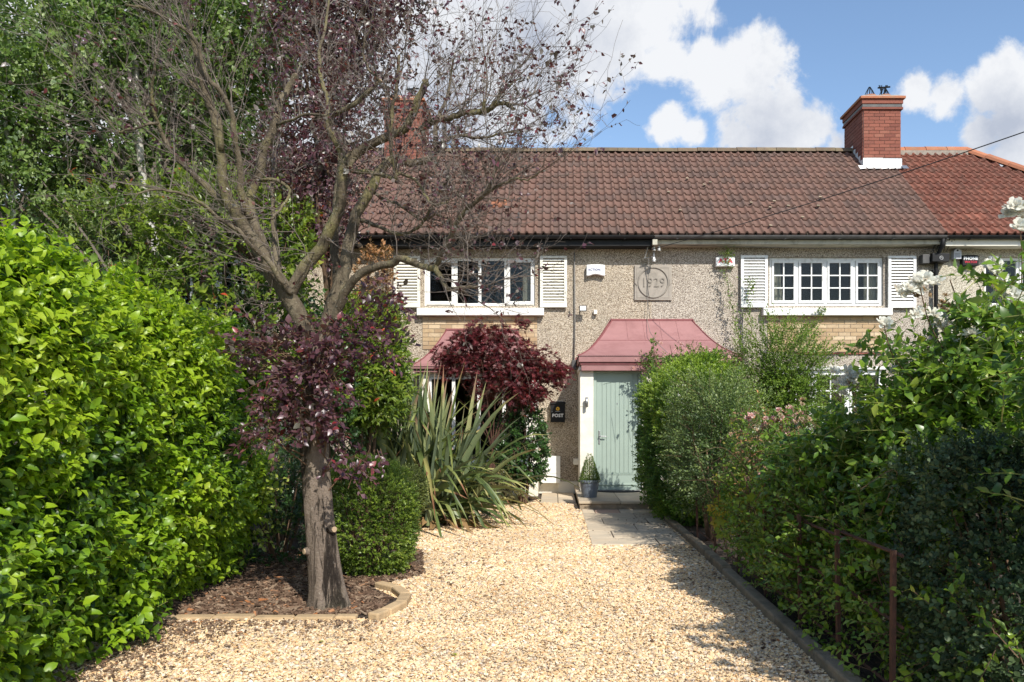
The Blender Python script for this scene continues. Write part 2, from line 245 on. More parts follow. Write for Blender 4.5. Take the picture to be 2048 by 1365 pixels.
class MB:
    def __init__(s): s.v = []; s.f = []
    def poly(s, pts, faces):
        k = len(s.v); s.v += [tuple(float(c) for c in p) for p in pts]; s.f += [tuple(i+k for i in f) for f in faces]; return s
    def box(s, x0, x1, y0, y1, z0, z1):
        return s.poly([(x0,y0,z0),(x1,y0,z0),(x1,y1,z0),(x0,y1,z0),(x0,y0,z1),(x1,y0,z1),(x1,y1,z1),(x0,y1,z1)], [(3,2,1,0),(4,5,6,7),(0,1,5,4),(1,2,6,5),(2,3,7,6),(3,0,4,7)])
    def tube(s, pts, rad, k=6, cap=True):
        pts = [Vector(p) for p in pts]; n = len(pts)
        if isinstance(rad, (int, float)): rad = [rad]*n
        u = None; vs = []
        for i in range(n):
            t = (pts[min(i+1, n-1)]-pts[max(i-1, 0)])
            if t.length < 1e-7: t = Vector((0,0,1))
            t.normalize()
            if u is None: u = t.cross(Vector((0,0,1)) if abs(t.z) < .9 else Vector((1,0,0)))
            u = (u - t*u.dot(t)); u.normalize(); w_ = t.cross(u)
            for j in range(k):
                a = 2*math.pi*j/k; vs.append(pts[i]+(u*math.cos(a)+w_*math.sin(a))*rad[i])
        fs = [(i*k+j, i*k+(j+1)%k, (i+1)*k+(j+1)%k, (i+1)*k+j) for i in range(n-1) for j in range(k)]
        if cap: fs += [tuple(range(k-1, -1, -1)), tuple(range((n-1)*k, n*k))]
        return s.poly(vs, fs)
    def lathe(s, c, prof, k=20):
        vs = [(c[0]+r*math.cos(2*math.pi*j/k), c[1]+r*math.sin(2*math.pi*j/k), c[2]+z) for r, z in prof for j in range(k)]
        return s.poly(vs, [(i*k+j, i*k+(j+1)%k, (i+1)*k+(j+1)%k, (i+1)*k+j) for i in range(len(prof)-1) for j in range(k)])
    def prism(s, pts, d):      # pts: outline, d: extrusion vector
        n = len(pts); d = Vector(d); a = [Vector(p) for p in pts]
        return s.poly(a+[p+d for p in a], [tuple(range(n)), tuple(range(2*n-1, n-1, -1))]+[(i+n, (i+1)%n+n, (i+1)%n, i) for i in range(n)])
    def build(s, name, mat, parent=None, bevel=0, smooth=False, shade=None):
        me = bpy.data.meshes.new(name); off = wl(parent) if parent else Vector((0,0,0))
        me.from_pydata([(x-off.x, y-off.y, z-off.z) for x, y, z in s.v], [], s.f); me.materials.append(mat)
        if smooth: me.polygons.foreach_set('use_smooth', [True]*len(me.polygons))
        bm = bmesh.new(); bm.from_mesh(me); bmesh.ops.recalc_face_normals(bm, faces=bm.faces); bm.to_mesh(me); bm.free()
        o = add(name, me, parent)
        if bevel: m = o.modifiers.new('b', 'BEVEL'); m.width = bevel; m.segments = 2; m.limit_method = 'ANGLE'
        return o
def bx(name, mat, parent, x0, x1, y0, y1, z0, z1, bevel=0): return MB().box(x0,x1,y0,y1,z0,z1).build(name, mat, parent, bevel)
def text(name, s, size, loc, mat, parent, depth=.003, rz=0, align='CENTER', bold=0., sx=1.0):
    c = bpy.data.curves.new('t', 'FONT'); c.body = s; c.size = size; c.extrude = depth; c.align_x = align; c.align_y = 'CENTER'; c.offset = bold; c.resolution_u = 3; c.space_character = 1.06
    t = bpy.data.objects.new('t', c); COL.objects.link(t); dg = bpy.context.evaluated_depsgraph_get(); me = bpy.data.meshes.new_from_object(t.evaluated_get(dg)); bpy.data.objects.remove(t)
    me.materials.clear(); me.materials.append(mat); me.transform(Matrix.Rotation(R(90), 4, 'X') @ Matrix.Diagonal((sx,1,1,1)))
    off = wl(parent); o = add(name, me, parent); o.location = (loc[0]-off.x, loc[1]-off.y, loc[2]-off.z); return o
def copies(name, me, parent, locs, rots=None):
    off = wl(parent); res = []
    for i, l in enumerate(locs):
        o = add(name, me, parent); o.location = (l[0]-off.x, l[1]-off.y, l[2]-off.z)
        if rots is not None: o.rotation_euler = rots[i] if isinstance(rots, list) else rots
        res.append(o)
    return res

# ------------------------------------------------------------------ ground
def sheet(name, pts, z, mat, kind='structure'):
    n = len(pts); o = MB().poly([(x, y, z) for x, y in pts], [tuple(range(n))]).build(name, mat); tag(o, kind=kind); return o
M['grassy'] = pm('garden_earth', (.06,.07,.025), (.09,.065,.04), 3, 1, 40, 1, .03)
sheet('ground', [(-400,-400),(400,-400),(400,600),(-400,600)], -.03, M['grassy'])
bedline = [G(745,1178)[:2], (-1.32,7.6), G(812,1110)[:2], G(835,1060)[:2], (-1.62,11.3), G(985,1012)[:2], G(1086,1000)[:2]]
gr = [(-4,-2),(1.53,-2),(1.53,12.5),(.36,12.5),(.36,13.4),(-.25,13.4),(-.3,14.0)]+[tuple(p) for p in bedline[::-1]]+[(-1.24,6.3),(-1.21,5.72),(-4,5.72)]
drive = sheet('driveway', gr, 0, M['gravel_bed'])
bed = sheet('planting_bed', [(-12,5.72),(-1.21,5.72),(-1.24,6.3)]+[tuple(p) for p in bedline]+[(-.3,15.1),(-12,15.1)], .012, M['soil'])
sheet('verge_soil', [(1.63,-2),(9,-2),(9,15.1),(1.63,15.1)], .01, M['soil'])
def inside(pts, poly):
    x, y = pts[:,0], pts[:,1]; c = np.zeros(len(pts), bool); n = len(poly)
    for i in range(n):
        x1, y1 = poly[i]; x2, y2 = poly[(i+1) % n]
        c ^= ((y1 > y) != (y2 > y)) & (x < (x2-x1)*(y-y1)/((y2-y1) or 1e-9)+x1)
    return c
def scatter(name, pts, scale, mat, prim, smin, smax, label, tilt=.5):
    me = bpy.data.meshes.new(name); me.vertices.add(len(pts)); me.vertices.foreach_set('co', np.asarray(pts, np.float32).ravel())
    me.attributes.new('sz', 'FLOAT', 'POINT').data.foreach_set('value', np.asarray(scale, np.float32))
    o = add(name, me); tag(o, label, 'gravel' if prim == 'ico' else 'mulch', kind='stuff')
    g = bpy.data.node_groups.new(name, 'GeometryNodeTree'); g.interface.new_socket('Geometry', in_out='INPUT', socket_type='NodeSocketGeometry'); g.interface.new_socket('Geometry', in_out='OUTPUT', socket_type='NodeSocketGeometry')
    N = g.nodes.new; i = N('NodeGroupInput'); u = N('NodeGroupOutput'); mp = N('GeometryNodeMeshToPoints'); ip = N('GeometryNodeInstanceOnPoints')
    if prim == 'ico': pr = N('GeometryNodeMeshIcoSphere'); pr.inputs['Subdivisions'].default_value = 1; pr.inputs['Radius'].default_value = .5
    else: pr = N('GeometryNodeMeshCube')
    sm = N('GeometryNodeSetMaterial'); sm.inputs['Material'].default_value = mat
    rr = N('FunctionNodeRandomValue'); rr.data_type = 'FLOAT_VECTOR'; rr.inputs[0].default_value = (-tilt,-tilt,0); rr.inputs[1].default_value = (tilt,tilt,6.28)
    rs = N('FunctionNodeRandomValue'); rs.data_type = 'FLOAT_VECTOR'; rs.inputs[0].default_value = smin; rs.inputs[1].default_value = smax; rs.inputs['Seed'].default_value = 3
    na = N('GeometryNodeInputNamedAttribute'); na.data_type = 'FLOAT'; na.inputs['Name'].default_value = 'sz'
    vm = N('ShaderNodeVectorMath'); vm.operation = 'SCALE'; K = g.links.new
    K(i.outputs[0], mp.inputs[0]); K(mp.outputs[0], ip.inputs['Points']); K(pr.outputs[0], sm.inputs[0]); K(sm.outputs[0], ip.inputs['Instance'])
    K(rr.outputs[0], ip.inputs['Rotation']); K(rs.outputs[0], vm.inputs[0]); K(na.outputs[0], vm.inputs['Scale']); K(vm.outputs[0], ip.inputs['Scale']); K(ip.outputs[0], u.inputs[0])
    o.modifiers.new('s', 'NODES').node_group = g; return o
n = 420000; yy = rng.uniform(2.6, 14, n); q = np.column_stack([rng.uniform(-4, 1.53, n), yy]); keep = rng.random(n) < np.clip(5.2/yy, .35, 1.0); q = q[keep]
q = q[inside(q, gr)]; pathr = (q[:,0] > .42) & (q[:,0] < 1.5) & (q[:,1] > 8.97); q = q[~pathr]
sz = rng.gamma(6, .15, len(q)).clip(.4, 2.0)*np.clip(q[:,1]/6.0, 1, 1.5)
lump = .010*np.sin(q[:,0]*2.1+1)*np.sin(q[:,1]*1.3)
scatter('gravel', np.column_stack([q, rng.uniform(.0, .010, len(q))+lump*.4+.003]), sz, M['gravel'], 'ico', (.014,.010,.006), (.026,.019,.012), 'honey coloured gravel spread over the whole driveway')
n = 26000; q = np.column_stack([rng.uniform(-3.4, -1.15, n), rng.uniform(5.76, 8.6, n)]); q = q[inside(q, [(-4,5.76),(-1.3,5.76),(-1.3,6.3),(-1.58,6.7),(-1.2,7.3),(-1.45,8.6),(-4,8.6)])]
q2 = np.column_stack([rng.uniform(-2.2, -.3, 9000), rng.uniform(9, 14.2, 9000)]); q2 = q2[inside(q2, [tuple(p) for p in bedline]+[(-.3,14.5),(-3,14.5)])]; q = np.vstack([q, q2])
scatter('bark_mulch', np.column_stack([q, rng.uniform(.012, .035, len(q))]), rng.gamma(5, .2, len(q)).clip(.4, 2.4), M['chip'], 'cube', (.018,.005,.003), (.045,.014,.008), 'dark bark chippings covering the bed round the tree', .45)
n = 900; ql = np.vstack([np.column_stack([-2.75+np.abs(rng.normal(size=2600))*.33, rng.uniform(3.6,5.62,2600)]), np.column_stack([1.50-np.abs(rng.normal(size=n))*.25, rng.uniform(4, 12, n)]), np.column_stack([-1.1+np.abs(rng.normal(size=n))*.35, rng.uniform(5.5, 12, n)]), np.column_stack([rng.uniform(-2.6,1.4,n), rng.uniform(4,12.5,n)])[:260], np.column_stack([rng.uniform(-3,-1.2,n), 5.62-np.abs(rng.normal(size=n))*.2])]); ql = ql[inside(ql, gr)]  # thick hedge-side drift is litter plus darkening that stands in for hedge shade
scatter('leaf_litter', np.column_stack([ql, np.full(len(ql), .022)]), rng.gamma(4, .25, len(ql)).clip(.3, 2), M['chip'], 'cube', (.006,.003,.0015), (.022,.009,.003), 'small dead leaves and twig bits scattered over the gravel edges, thickened beside the hedge to stand in for shade', .4)
# kerb along the path and bed edging
kerb = tag(add('kerb', None), kind='structure')
y = 3.0
while y < 12.3:
    l = .88+random.uniform(-.03, .03); o = bx('kerb_stone', M['kerbm'], kerb, 1.53+random.uniform(-.006,.006), 1.625, y, min(y+l-.012, 12.33), -.02, .075+random.uniform(-.012,.012), .014); y += l
edging = tag(add('bed_edging', None), kind='structure')
x = -3.6
while x < -1.44:
    l = .29 if x < -1.75 else .31; x1 = min(x+l-.01, -1.42); MB().box(x, x1, 5.66+random.uniform(-.01,.01), 5.755, -.02, .030+random.uniform(-.008,.008)).build('edging_stone', M['edge'], edging, .012); x += l
arc = [P(748,1238,5.70)[:2], (-1.235,5.80), (-1.17,6.05), (-1.185,6.32), (-1.31,6.58), (-1.50,6.76)]
arc[0] = (-1.30, 5.66); 
for i in range(len(arc)-1):
    a, c = Vector((*arc[i], 0)), Vector((*arc[i+1], 0)); d = (c-a).normalized(); nrm = Vector((d.y, -d.x, 0))*.045
    pts = [a-nrm+d*.003, c-nrm-d*.003, c+nrm-d*.003, a+nrm+d*.003]
    MB().prism([p+Vector((0,0,-.03)) for p in pts], (0,0,.088)).build('edging_stone', M['edge'], edging, .012)
# path
path = tag(add('path', None), kind='structure')
ys = [8.97, 9.47, 10.07, 10.68, 11.3, 11.87, 12.36]; js = [[1.18], [.70], [1.05], [.66,1.28], [1.16], [.60,.98]]
for i in range(6):
    xs = [.41]+js[i]+[1.50]
    for k in range(len(xs)-1):
        bx('slab', M['slab_pink'] if (i, k) == (5, 1) else M['slab'], path, xs[k]+.006, xs[k+1]-.006, ys[i]+.006, ys[i+1]-.006, -.02, .022+random.uniform(-.003,.003), .006)
for xs in [(-.25,.05),(.05,.355)]:
    for yy_ in [(13.42,14.25),(14.25,15.1)]: bx('slab', M['slab'], path, xs[0]+.005, xs[1]-.005, yy_[0]+.005, yy_[1]-.005, -.02, .022, .006)
for (x0,x1,y0,y1) in [(.44,1.46,9.0,12.3)]: bx('bedding_mortar', M['mortar_dark'], path, x0, x1, y0, y1, -.025, .010)

# ------------------------------------------------------------------ terrace
DW = 15.17; EY, EZ, RY, RZ = 14.80, 4.85, 17.70, 7.34; PITCH = math.atan2(RZ-EZ, RY-EY); SL = math.hypot(RZ-EZ, RY-EY)
def wall(par, x0, x1, z1, holes, mat, y=DW, name='wall'):
    m = MB(); xs = sorted({x0, x1, *[h[0] for h in holes], *[h[1] for h in holes]}); zs = sorted({0, z1, *[h[2] for h in holes], *[h[3] for h in holes]})
    for i in range(len(xs)-1):
        for k in range(len(zs)-1):
            cx, cz = (xs[i]+xs[i+1])/2, (zs[k]+zs[k+1])/2
            if any(h[0] < cx < h[1] and h[2] < cz < h[3] for h in holes): continue
            m.poly([(xs[i],y,zs[k]),(xs[i+1],y,zs[k]),(xs[i+1],y,zs[k+1]),(xs[i],y,zs[k+1])], [(0,1,2,3)])
    for a, c, e, g in holes:
        for q4 in ([(a,y,e),(c,y,e),(c,y+.25,e),(a,y+.25,e)], [(a,y,g),(a,y+.25,g),(c,y+.25,g),(c,y,g)], [(a,y,e),(a,y+.25,e),(a,y+.25,g),(a,y,g)], [(c,y,e),(c,y,g),(c,y+.25,g),(c,y+.25,e)]): m.poly(q4, [(0,1,2,3)])
    yb = 20.3
    m.poly([(x0,yb,0),(x1,yb,0),(x1,yb,z1),(x0,yb,z1)], [(0,1,2,3)]).poly([(x0,y,0),(x0,yb,0),(x0,yb,z1),(x0,y,z1)], [(0,1,2,3)]).poly([(x1,y,0),(x1,yb,0),(x1,yb,z1),(x1,y,z1)], [(0,1,2,3)])
    w_ = m.build(name, mat, par)
    r = MB().box(x0+.02, x1-.02, y+.26, yb-.02, 2.55, 2.6).box(x0+.02, x1-.02, y+.26, yb-.02, z1-.05, z1-.01).box(x0+.02, x1-.02, 18.0, 18.05, .05, z1-.06).build('interior', M['room'], par)
    return w_
# double-roll tile: origin at the middle of its lower edge
def tile_mesh(mat, wd, ln=.33):
    prof = []
    for u in (0, 1):
        o = u*wd/2; prof += [(o,.010),(o+wd*.22,.002),(o+wd*.27,.012),(o+wd*.31,.036),(o+wd*.375,.050),(o+wd*.44,.036),(o+wd*.48,.012)]
    prof.append((wd, .010)); n = len(prof); V = []
    for yv, zo in ((0, 0), (ln, 0)):
        V += [(x-wd/2, yv, z+zo) for x, z in prof]
    V += [(x-wd/2, .004, z-.036) for x, z in prof]
    T = [(i, i+1, n+i+1, n+i) for i in range(n-1)]+[(2*n+i, 2*n+i+1, i+1, i) for i in range(n-1)]
    me = np_mesh('tile', V, T, mat, smooth=False); 
    me.polygons.foreach_set('use_smooth', [True]*(n-1)+[False]*(n-1)); return me
def roof(par, x0, x1, mat, cols, alt=None, skip=None, hipx=None, joined=False, rows=14):
    wd = (x1-x0)/cols; g = SL/rows; me = tile_mesh(mat, wd); me2 = tile_mesh(alt, wd) if alt else None; off = wl(par); parts = []
    tilt = PITCH-.085
    for r in range(rows):
        for c in range(cols):
            s = r*g-.03; cx = x0+(c+.5)*wd; yv = EY+s*math.cos(PITCH); zv = EZ+s*math.sin(PITCH)+.030
            if hipx is not None and cx > hipx+(RY-yv)-.15: continue
            if skip and skip(cx, yv): continue
            m = me2 if (alt and (r, c) in ((4, 6),(3,17))) else me
            parts.append((m, (cx+random.uniform(-.004,.004), yv, zv), (tilt+random.uniform(-.016,.014), random.uniform(-.010,.010), random.uniform(-.014,.014))))
    if joined:
        V = []; T = []; base = np.array([v.co for v in me.vertices]); tf = np.array([tuple(p.vertices) for p in me.polygons]); k = 0
        for m, l, e in parts:
            mt = np.array(Matrix.LocRotScale(Vector(l)-off, __import__('mathutils').Euler(e), None)); V.append(base @ mt[:3,:3].T+mt[:3,3]); T.append(tf+k); k += len(base)
        o = add('tiles', np_mesh('tiles', np.vstack(V), np.vstack(T), mat, smooth=False), par); o['kind'] = 'stuff'; return
    for m, l, e in parts:
        o = add('tile', m, par); o.location = Vector(l)-off; o.rotation_euler = e
def deck(par, x0, x1, mat, hip=0):
    z = .03
    m = MB()
    if hip: m.poly([(x0,EY,EZ-z),(x1+hip,EY,EZ-z),(x1,RY,RZ-z),(x0,RY,RZ-z),(x0,20.6,EZ-z),(x1+hip,20.6,EZ-z)], [(0,1,2,3),(3,2,5,4),(1,5,2)])
    else: m.poly([(x0,EY,EZ-z),(x1,EY,EZ-z),(x1,RY,RZ-z),(x0,RY,RZ-z),(x0,20.6,EZ-z),(x1,20.6,EZ-z)], [(0,1,2,3),(3,2,5,4),(1,5,2),(0,3,4)])
    return m.build('roof_deck', M['mortar_dark'], par)
def ridge(par, a, b, mat, n, r=.115):
    a, b = Vector(a), Vector(b); d = (b-a)/n; u = d.normalized(); s = u.cross(Vector((0,0,1))).normalized(); up = s.cross(u)
    for i in range(n):
        p0, p1 = a+d*i+u*.004, a+d*(i+1)-u*.004; V = []; k = 7; jz = random.uniform(-.006, .006)
        for p, rr_ in ((p0, r), (p1, r*.96)):
            V += [p+s*math.cos(math.pi*j/(k-1))*rr_*1.15+up*(math.sin(math.pi*j/(k-1))*rr_-.045+jz) for j in range(k)]
        MB().poly(V, [(j, j+1, k+j+1, k+j) for j in range(k-1)]+[tuple(range(k)), tuple(range(2*k-1, k-1, -1))]).build('ridge_tile', mat, par)

XA0, XA1, XB1, XC1 = -3.12, 1.84, 7.27, 12.05
H = {}
winA = (X_(848,DW), X_(1070,DW), Z_(612,DW), Z_(515,DW)); winB = (X_(1539,DW), X_(1767,DW), Z_(612,DW), Z_(515,DW)); winC = (X_(1969,DW), X_(1969,DW)+2.2, Z_(612,DW), Z_(515,DW))
lowB = (4.25, 6.28, .95, Z_(740,DW)); lowA = (X_(850,DW), X_(1060,DW), .7, 2.2)
HA = thing('terraced_house', (-.6,DW,0), 'beige pebble-dashed terraced house with a sage green door and plain white four-light upper window', 'house')
HB = thing('terraced_house', (4.5,DW,0), 'greyer pebble-dashed terraced house with a small-paned upper window and flaking white shutters', 'house')
HC = thing('terraced_house', (9.5,DW,0), 'pale cream pebble-dashed end house under a redder hipped tile roof', 'house')
HD = thing('terraced_house', (-6.5,DW,0), 'terraced house mostly hidden behind the birch tree and hedge', 'house')
wall(HA, XA0, XA1, 4.9, [winA, lowA], M['dashA']); wall(HB, XA1, XB1, 4.9, [winB, lowB], M['dashB']); wall(HC, XB1, XC1-.3, 4.9, [winC], M['dashC']); wall(HD, -10.5, XA0, 4.9, [(-8,-5.9,3.57,4.48)], M['dashA'])
for h, a, c in ((HA,XA0,XA1),(HB,XA1,XB1+.02),(HD,-10.5,XA0)): deck(h, a, c, None)
deck(HC, XB1+.02, 9.1, None, 2.9)
roof(HA, XA0, XA1, M['tileA'], 16, M['tile_orange']); roof(HB, XA1, XB1+.02, M['tileA'], 17); roof(HC, XB1+.02, 12.1, M['tileC'], 15, hipx=9.12); roof(HD, -10.5, XA0, M['tileA'], 23, joined=True)
ridge(HA, (XA0,RY,RZ+.03), (XA1,RY,RZ+.03), M['ridge'], 11); ridge(HB, (XA1,RY,RZ+.03), (XB1-.2,RY,RZ+.03), M['ridge'], 12); ridge(HD, (-10.5,RY,RZ+.03), (XA0,RY,RZ+.03), M['ridge'], 15)
ridge(HC, (XB1,RY,RZ+.05), (9.12,RY,RZ+.05), M['ridgeC'], 4); ridge(HC, (9.12,RY,RZ+.06), (12.0,14.82,EZ+.09), M['ridgeC'], 9)
# mortar band under the ridge on the end house
bx('mortar_bedding', M['mortar'], HC, XB1+.3, 9.1, RY-.16, RY-.10, RZ-.12, RZ-.01)
# gutters, fascias
def gutter(par, x0, x1, mat, fm, z=EZ-.03, fz=(EZ-.19, EZ-.02)):
    k = 8; V = []; r = .058; y0 = EY-.015
    for x in (x0, x1): V += [(x, y0+r*math.cos(math.pi+math.pi*j/k), z+r*math.sin(math.pi+math.pi*j/k)) for j in range(k+1)]+[(x, y0+(r-.006)*math.cos(2*math.pi-math.pi*j/k), z+(r-.006)*math.sin(2*math.pi-math.pi*j/k)) for j in range(k+1)]
    n = 2*k+2; MB().poly(V, [(i, (i+1)%n, n+(i+1)%n, n+i) for i in range(n)]).build('gutter', mat, par)
    bx('fascia', fm, par, x0, x1, EY+.06, EY+.085, *fz)
    bx('soffit', fm, par, x0, x1, EY+.087, DW-.002, fz[0], fz[0]+.015)
    xx = x0+.4
    while xx < x1: bx('gutter_bracket', mat, par, xx, xx+.03, EY-.077, EY+.06, z-.066, z-.058); xx += 1.0
gutter(HA, XA0, XA1-.01, M['black'], M['black'], fz=(EZ-.20, EZ-.03)); gutter(HB, XA1+.01, XB1-.01, M['grey_dark'], M['cream_fascia'], fz=(EZ-.17, EZ-.09)); gutter(HC, XB1+.02, XC1, M['black'], M['cream'], fz=(EZ-.20, EZ-.07)); gutter(HD, -10.5, XA0-.01, M['black'], M['black'])
bx('eaves_board', M['grey_dark'], HB, XA1+.01, XB1-.01, EY+.063, EY+.08, EZ-.088, EZ-.03)
bx('eaves_board', M['cream_fascia'], HB, XA1-.03, XA1+.06, EY-.03, EY+.055, EZ-.20, EZ-.10, .004)

# chimneys
def brick_face(par, x0, x1, z0, z1, y, mat, bl=.225, bh=.075, gap=.009, proud=.012, depth=.05, side=None):
    rows = int(round((z1-z0)/bh)); bh = (z1-z0)/rows
    for r in range(rows):
        x = x0-(bl/2 if r % 2 else 0)
        while x < x1-.02:
            a, c = max(x, x0), min(x+bl, x1)
            if c-a > .04:
                pr = proud+random.uniform(-.002,.003); zz = (z0+r*bh+gap/2, z0+(r+1)*bh-gap/2)
                if side is None: bx('brick', mat, par, a+gap/2, c-gap/2, y-pr, y+depth-.012, *zz)
                else: bx('brick', mat, par, *( (side-pr, side+depth) ), a+gap/2, c-gap/2, *zz)
            x += bl
def chimney(par, px0, px1, yf, yb, topz, basez, mat, big=True):
    x0, x1 = X_(px0, yf), X_(px1, yf); c = bx('chimney', M['mortar'], par, x0+.012, x1-.012, yf+.012, yb, 6.3, topz)
    bt = topz-.30
    brick_face(c, x0+.013, x1-.001, basez, bt, yf+.012, mat); brick_face(c, yf+.014, yb, basez-.03, bt, 0, mat, side=x0+.012)
    bx('chimney_side', mat, c, x1-.011, x1, yf+.013, yb, basez, bt)
    for nm, e, za, zb, mm in (('corbel',.035,bt,bt+.05,M['brick_red']),('corbel_band',.02,bt+.052,bt+.12,M['grey_dark']),('corbel',.035,bt+.122,bt+.22,M['brick_red']),('corbel',.075,bt+.222,bt+.275,M['ridgeC'])):
        bx(nm, mm, c, x0-e, x1+e, yf-e, yb+e, za, zb, .006)
    MB().poly([(x0-.06,yf-.06,bt+.277),(x1+.06,yf-.06,bt+.277),(x1+.06,yb+.06,bt+.277),(x0-.06,yb+.06,bt+.277),(x0+.05,yf+.05,bt+.34),(x1-.05,yf+.05,bt+.34),(x1-.05,yb-.05,bt+.34),(x0+.05,yb-.05,bt+.34)], [(0,1,5,4),(1,2,6,5),(2,3,7,6),(3,0,4,7),(4,5,6,7)]).build('flaunching', M['stone'], c)
    for i, (fx, fy) in enumerate(((.27,.25),(.66,.25),(.27,.72),(.66,.72))):
        cx, cy = x0+fx*(x1-x0)+.03, yf+fy*(yb-yf); pt = MB().lathe((cx,cy,bt+.30), [(.12,0),(.125,.06),(.14,.065),(.14,.10),(.11,.10),(.11,.03)], 14).build('chimney_pot', M['ridgeC'], c, smooth=True)
        m = MB()
        for k in range(10):
            a = k*math.pi/5; m.tube([(cx+.115*math.cos(a),cy+.115*math.sin(a),bt+.40), (cx+.07*math.cos(a),cy+.07*math.sin(a),bt+.50), (cx+.015*math.cos(a),cy+.015*math.sin(a),bt+.60)], .006, 4)
        if i == 1:
            for k in range(7): m.tube([(cx-.14,cy,bt+.57+k*.004), (cx+.14,cy+.02,bt+.60+.004*k)], .007, 4)
            for k in range(8): m.tube([(cx-.03+random.uniform(-.08,.08),cy,bt+.42), (cx-.02+random.uniform(-.1,.1),cy,bt+.64)], .007, 4)
        m.build('wire_cowl', M['black'], c)
    return c, x0, x1, bt
c1, cx0, cx1, cbt = chimney(HB, 1726, 1802, 17.05, 18.15, Z_(192,17.05), Z_(316,17.05), M['brick_red'])
CY0 = 17.05; b0 = Z_(331,CY0)
bx('lead_flashing', M['white'], c1, cx0-.005, X_(1765,CY0), CY0-.028, CY0-.010, b0-.06, Z_(317,CY0)); bx('lead_flashing', M['steel'], c1, X_(1765,CY0)+.004, cx1+.01, CY0-.028, CY0-.010, b0-.06, Z_(318,CY0))
for k in range(5): zr = EZ+(CY0+k*.14-EY)*.8586; bx('step_flashing', M['white'], c1, cx0-.012, cx0-.003, CY0+k*.14, CY0+(k+1)*.14-.01, zr-.02, zr+.19)
for k in range(7):
    xa = cx0-.12+k*.15; MB().poly([(xa,CY0-.16-random.uniform(0,.05),EZ+(CY0-.18-EY)*.8586+.085),(xa+.14,CY0-.16,EZ+(CY0-.16-EY)*.8586+.085),(xa+.14,CY0-.03,b0-.01),(xa,CY0-.03,b0-.01)], [(0,1,2,3)]).build('lead_apron', M['white'] if k < 5 else M['steel'], c1)
chimney(HA, 768, 843, 17.05, 18.05, Z_(196,17.05), 6.9, M['brick_red'])

# windows
def upvc(par, h, name='window', lights=((0,.285,1),(.285,.5,0),(.5,.735,0),(.735,1,1)), mat=None, yf=.05):
    mat = mat or M['white']; x0, x1, z0, z1 = h; y = DW+yf; W = x1-x0; t = .055
    m = MB().box(x0, x1, y, y+.07, z0, z0+t).box(x0, x1, y, y+.07, z1-t, z1)
    for fx in sorted({l[0] for l in lights}|{1.0}):
        cx = x0+fx*W; a = max(x0, cx-t/2) if fx < 1 else x1-t; a = x0 if fx == 0 else a; m.box(a, a+t, y+.001, y+.069, z0+t, z1-t)
    win = m.build(name, mat, par, .004)
    for a, c, op in lights:
        a, c = x0+a*W+t/2, x0+c*W-t/2; e = .05 if op else .0
        if a == x0+t/2: a = x0+t-.005
        if op: MB().box(a, c, y-.022, y+.03, z0+t-.03, z0+t+.035).box(a, c, y-.022, y+.03, z1-t-.035, z1-t+.03).box(a, a+.055, y-.021, y+.029, z0+t+.035, z1-t-.035).box(c-.055, c, y-.021, y+.029, z0+t+.035, z1-t-.035).build('casement', mat, win, .004)
        bx('pane', M['glass'], win, a+e, c-e, y+.032, y+.038, z0+t, z1-t)
    return win
def smallpane(par, h, name='window', n=4, rows=3, cols=2, curtains=True, tr=False):
    x0, x1, z0, z1 = h; y = DW+.05; t = .05; mat = M['shutterw']; W = (x1-x0)/n
    m = MB().box(x0, x1, y, y+.08, z0, z0+t).box(x0, x1, y, y+.08, z1-t*1.1, z1)
    for i in range(n+1):
        cx = x0+i*W; a = x0 if i == 0 else (x1-t if i == n else cx-t/2); m.box(a, a+t, y+.001, y+.079, z0+t, z1-t*1.1)
    win = m.build(name, mat, par, .004)
    for i in range(n):
        a, c = x0+i*W+t/2+(.025 if i == 0 else 0), x0+(i+1)*W-t/2-(.025 if i == n-1 else 0); b0_, b1_ = z0+t, z1-t*1.1; r = .045
        MB().box(a+.004, c-.004, y-.018, y+.03, b0_+.003, b0_+r+.012).box(a+.004, c-.004, y-.018, y+.03, b1_-r, b1_-.003).box(a+.004, a+r, y-.017, y+.029, b0_+r+.012, b1_-r).box(c-r, c-.004, y-.017, y+.029, b0_+r+.012, b1_-r).build('casement', mat, win, .003)
        ia, ic, ib, it = a+r, c-r, b0_+r+.012, b1_-r
        for k in range(1, cols): q_ = ia+(ic-ia)*k/cols; bx('glazing_bar', mat, win, q_-.011, q_+.011, y-.010, y+.02, ib, it)
        for k in range(1, rows): q_ = ib+(it-ib)*k/rows; bx('glazing_bar', mat, win, ia, ic, y-.012, y+.018, q_-.011, q_+.011)
        for k in range(cols):
            for l in range(rows):
                bx('pane', M['glass'], win, ia+(ic-ia)*k/cols+.0, ia+(ic-ia)*(k+1)/cols, y+.021, y+.025, ib+(it-ib)*l/rows, ib+(it-ib)*(l+1)/rows)
    return win
def curtain(win, xa, xb, z0, z1, taper=0):
    n = 40; V = []
    for z, s in ((z0, 1-taper), (z0+(z1-z0)*.4, 1-taper*.3), (z1, 1)):
        V += [(xa+(xb-xa)*i/n*s, DW+.20+.02*math.sin(i*1.3)+.008*math.sin(i*3.1), z) for i in range(n+1)]
    k = n+1; MB().poly(V, [(r*k+i, r*k+i+1, (r+1)*k+i+1, (r+1)*k+i) for r in range(2) for i in range(n)]).build('curtain', M['curtain'], win, smooth=True)
wA = upvc(HA, winA); wB = smallpane(HB, winB); wC = upvc(HC, winC, lights=((0,.30,0),(.30,.65,1),(.65,1,1)))
wA['label'] = 'white upper window with plain panes'; wB['label'] = 'white upper window with small panes'
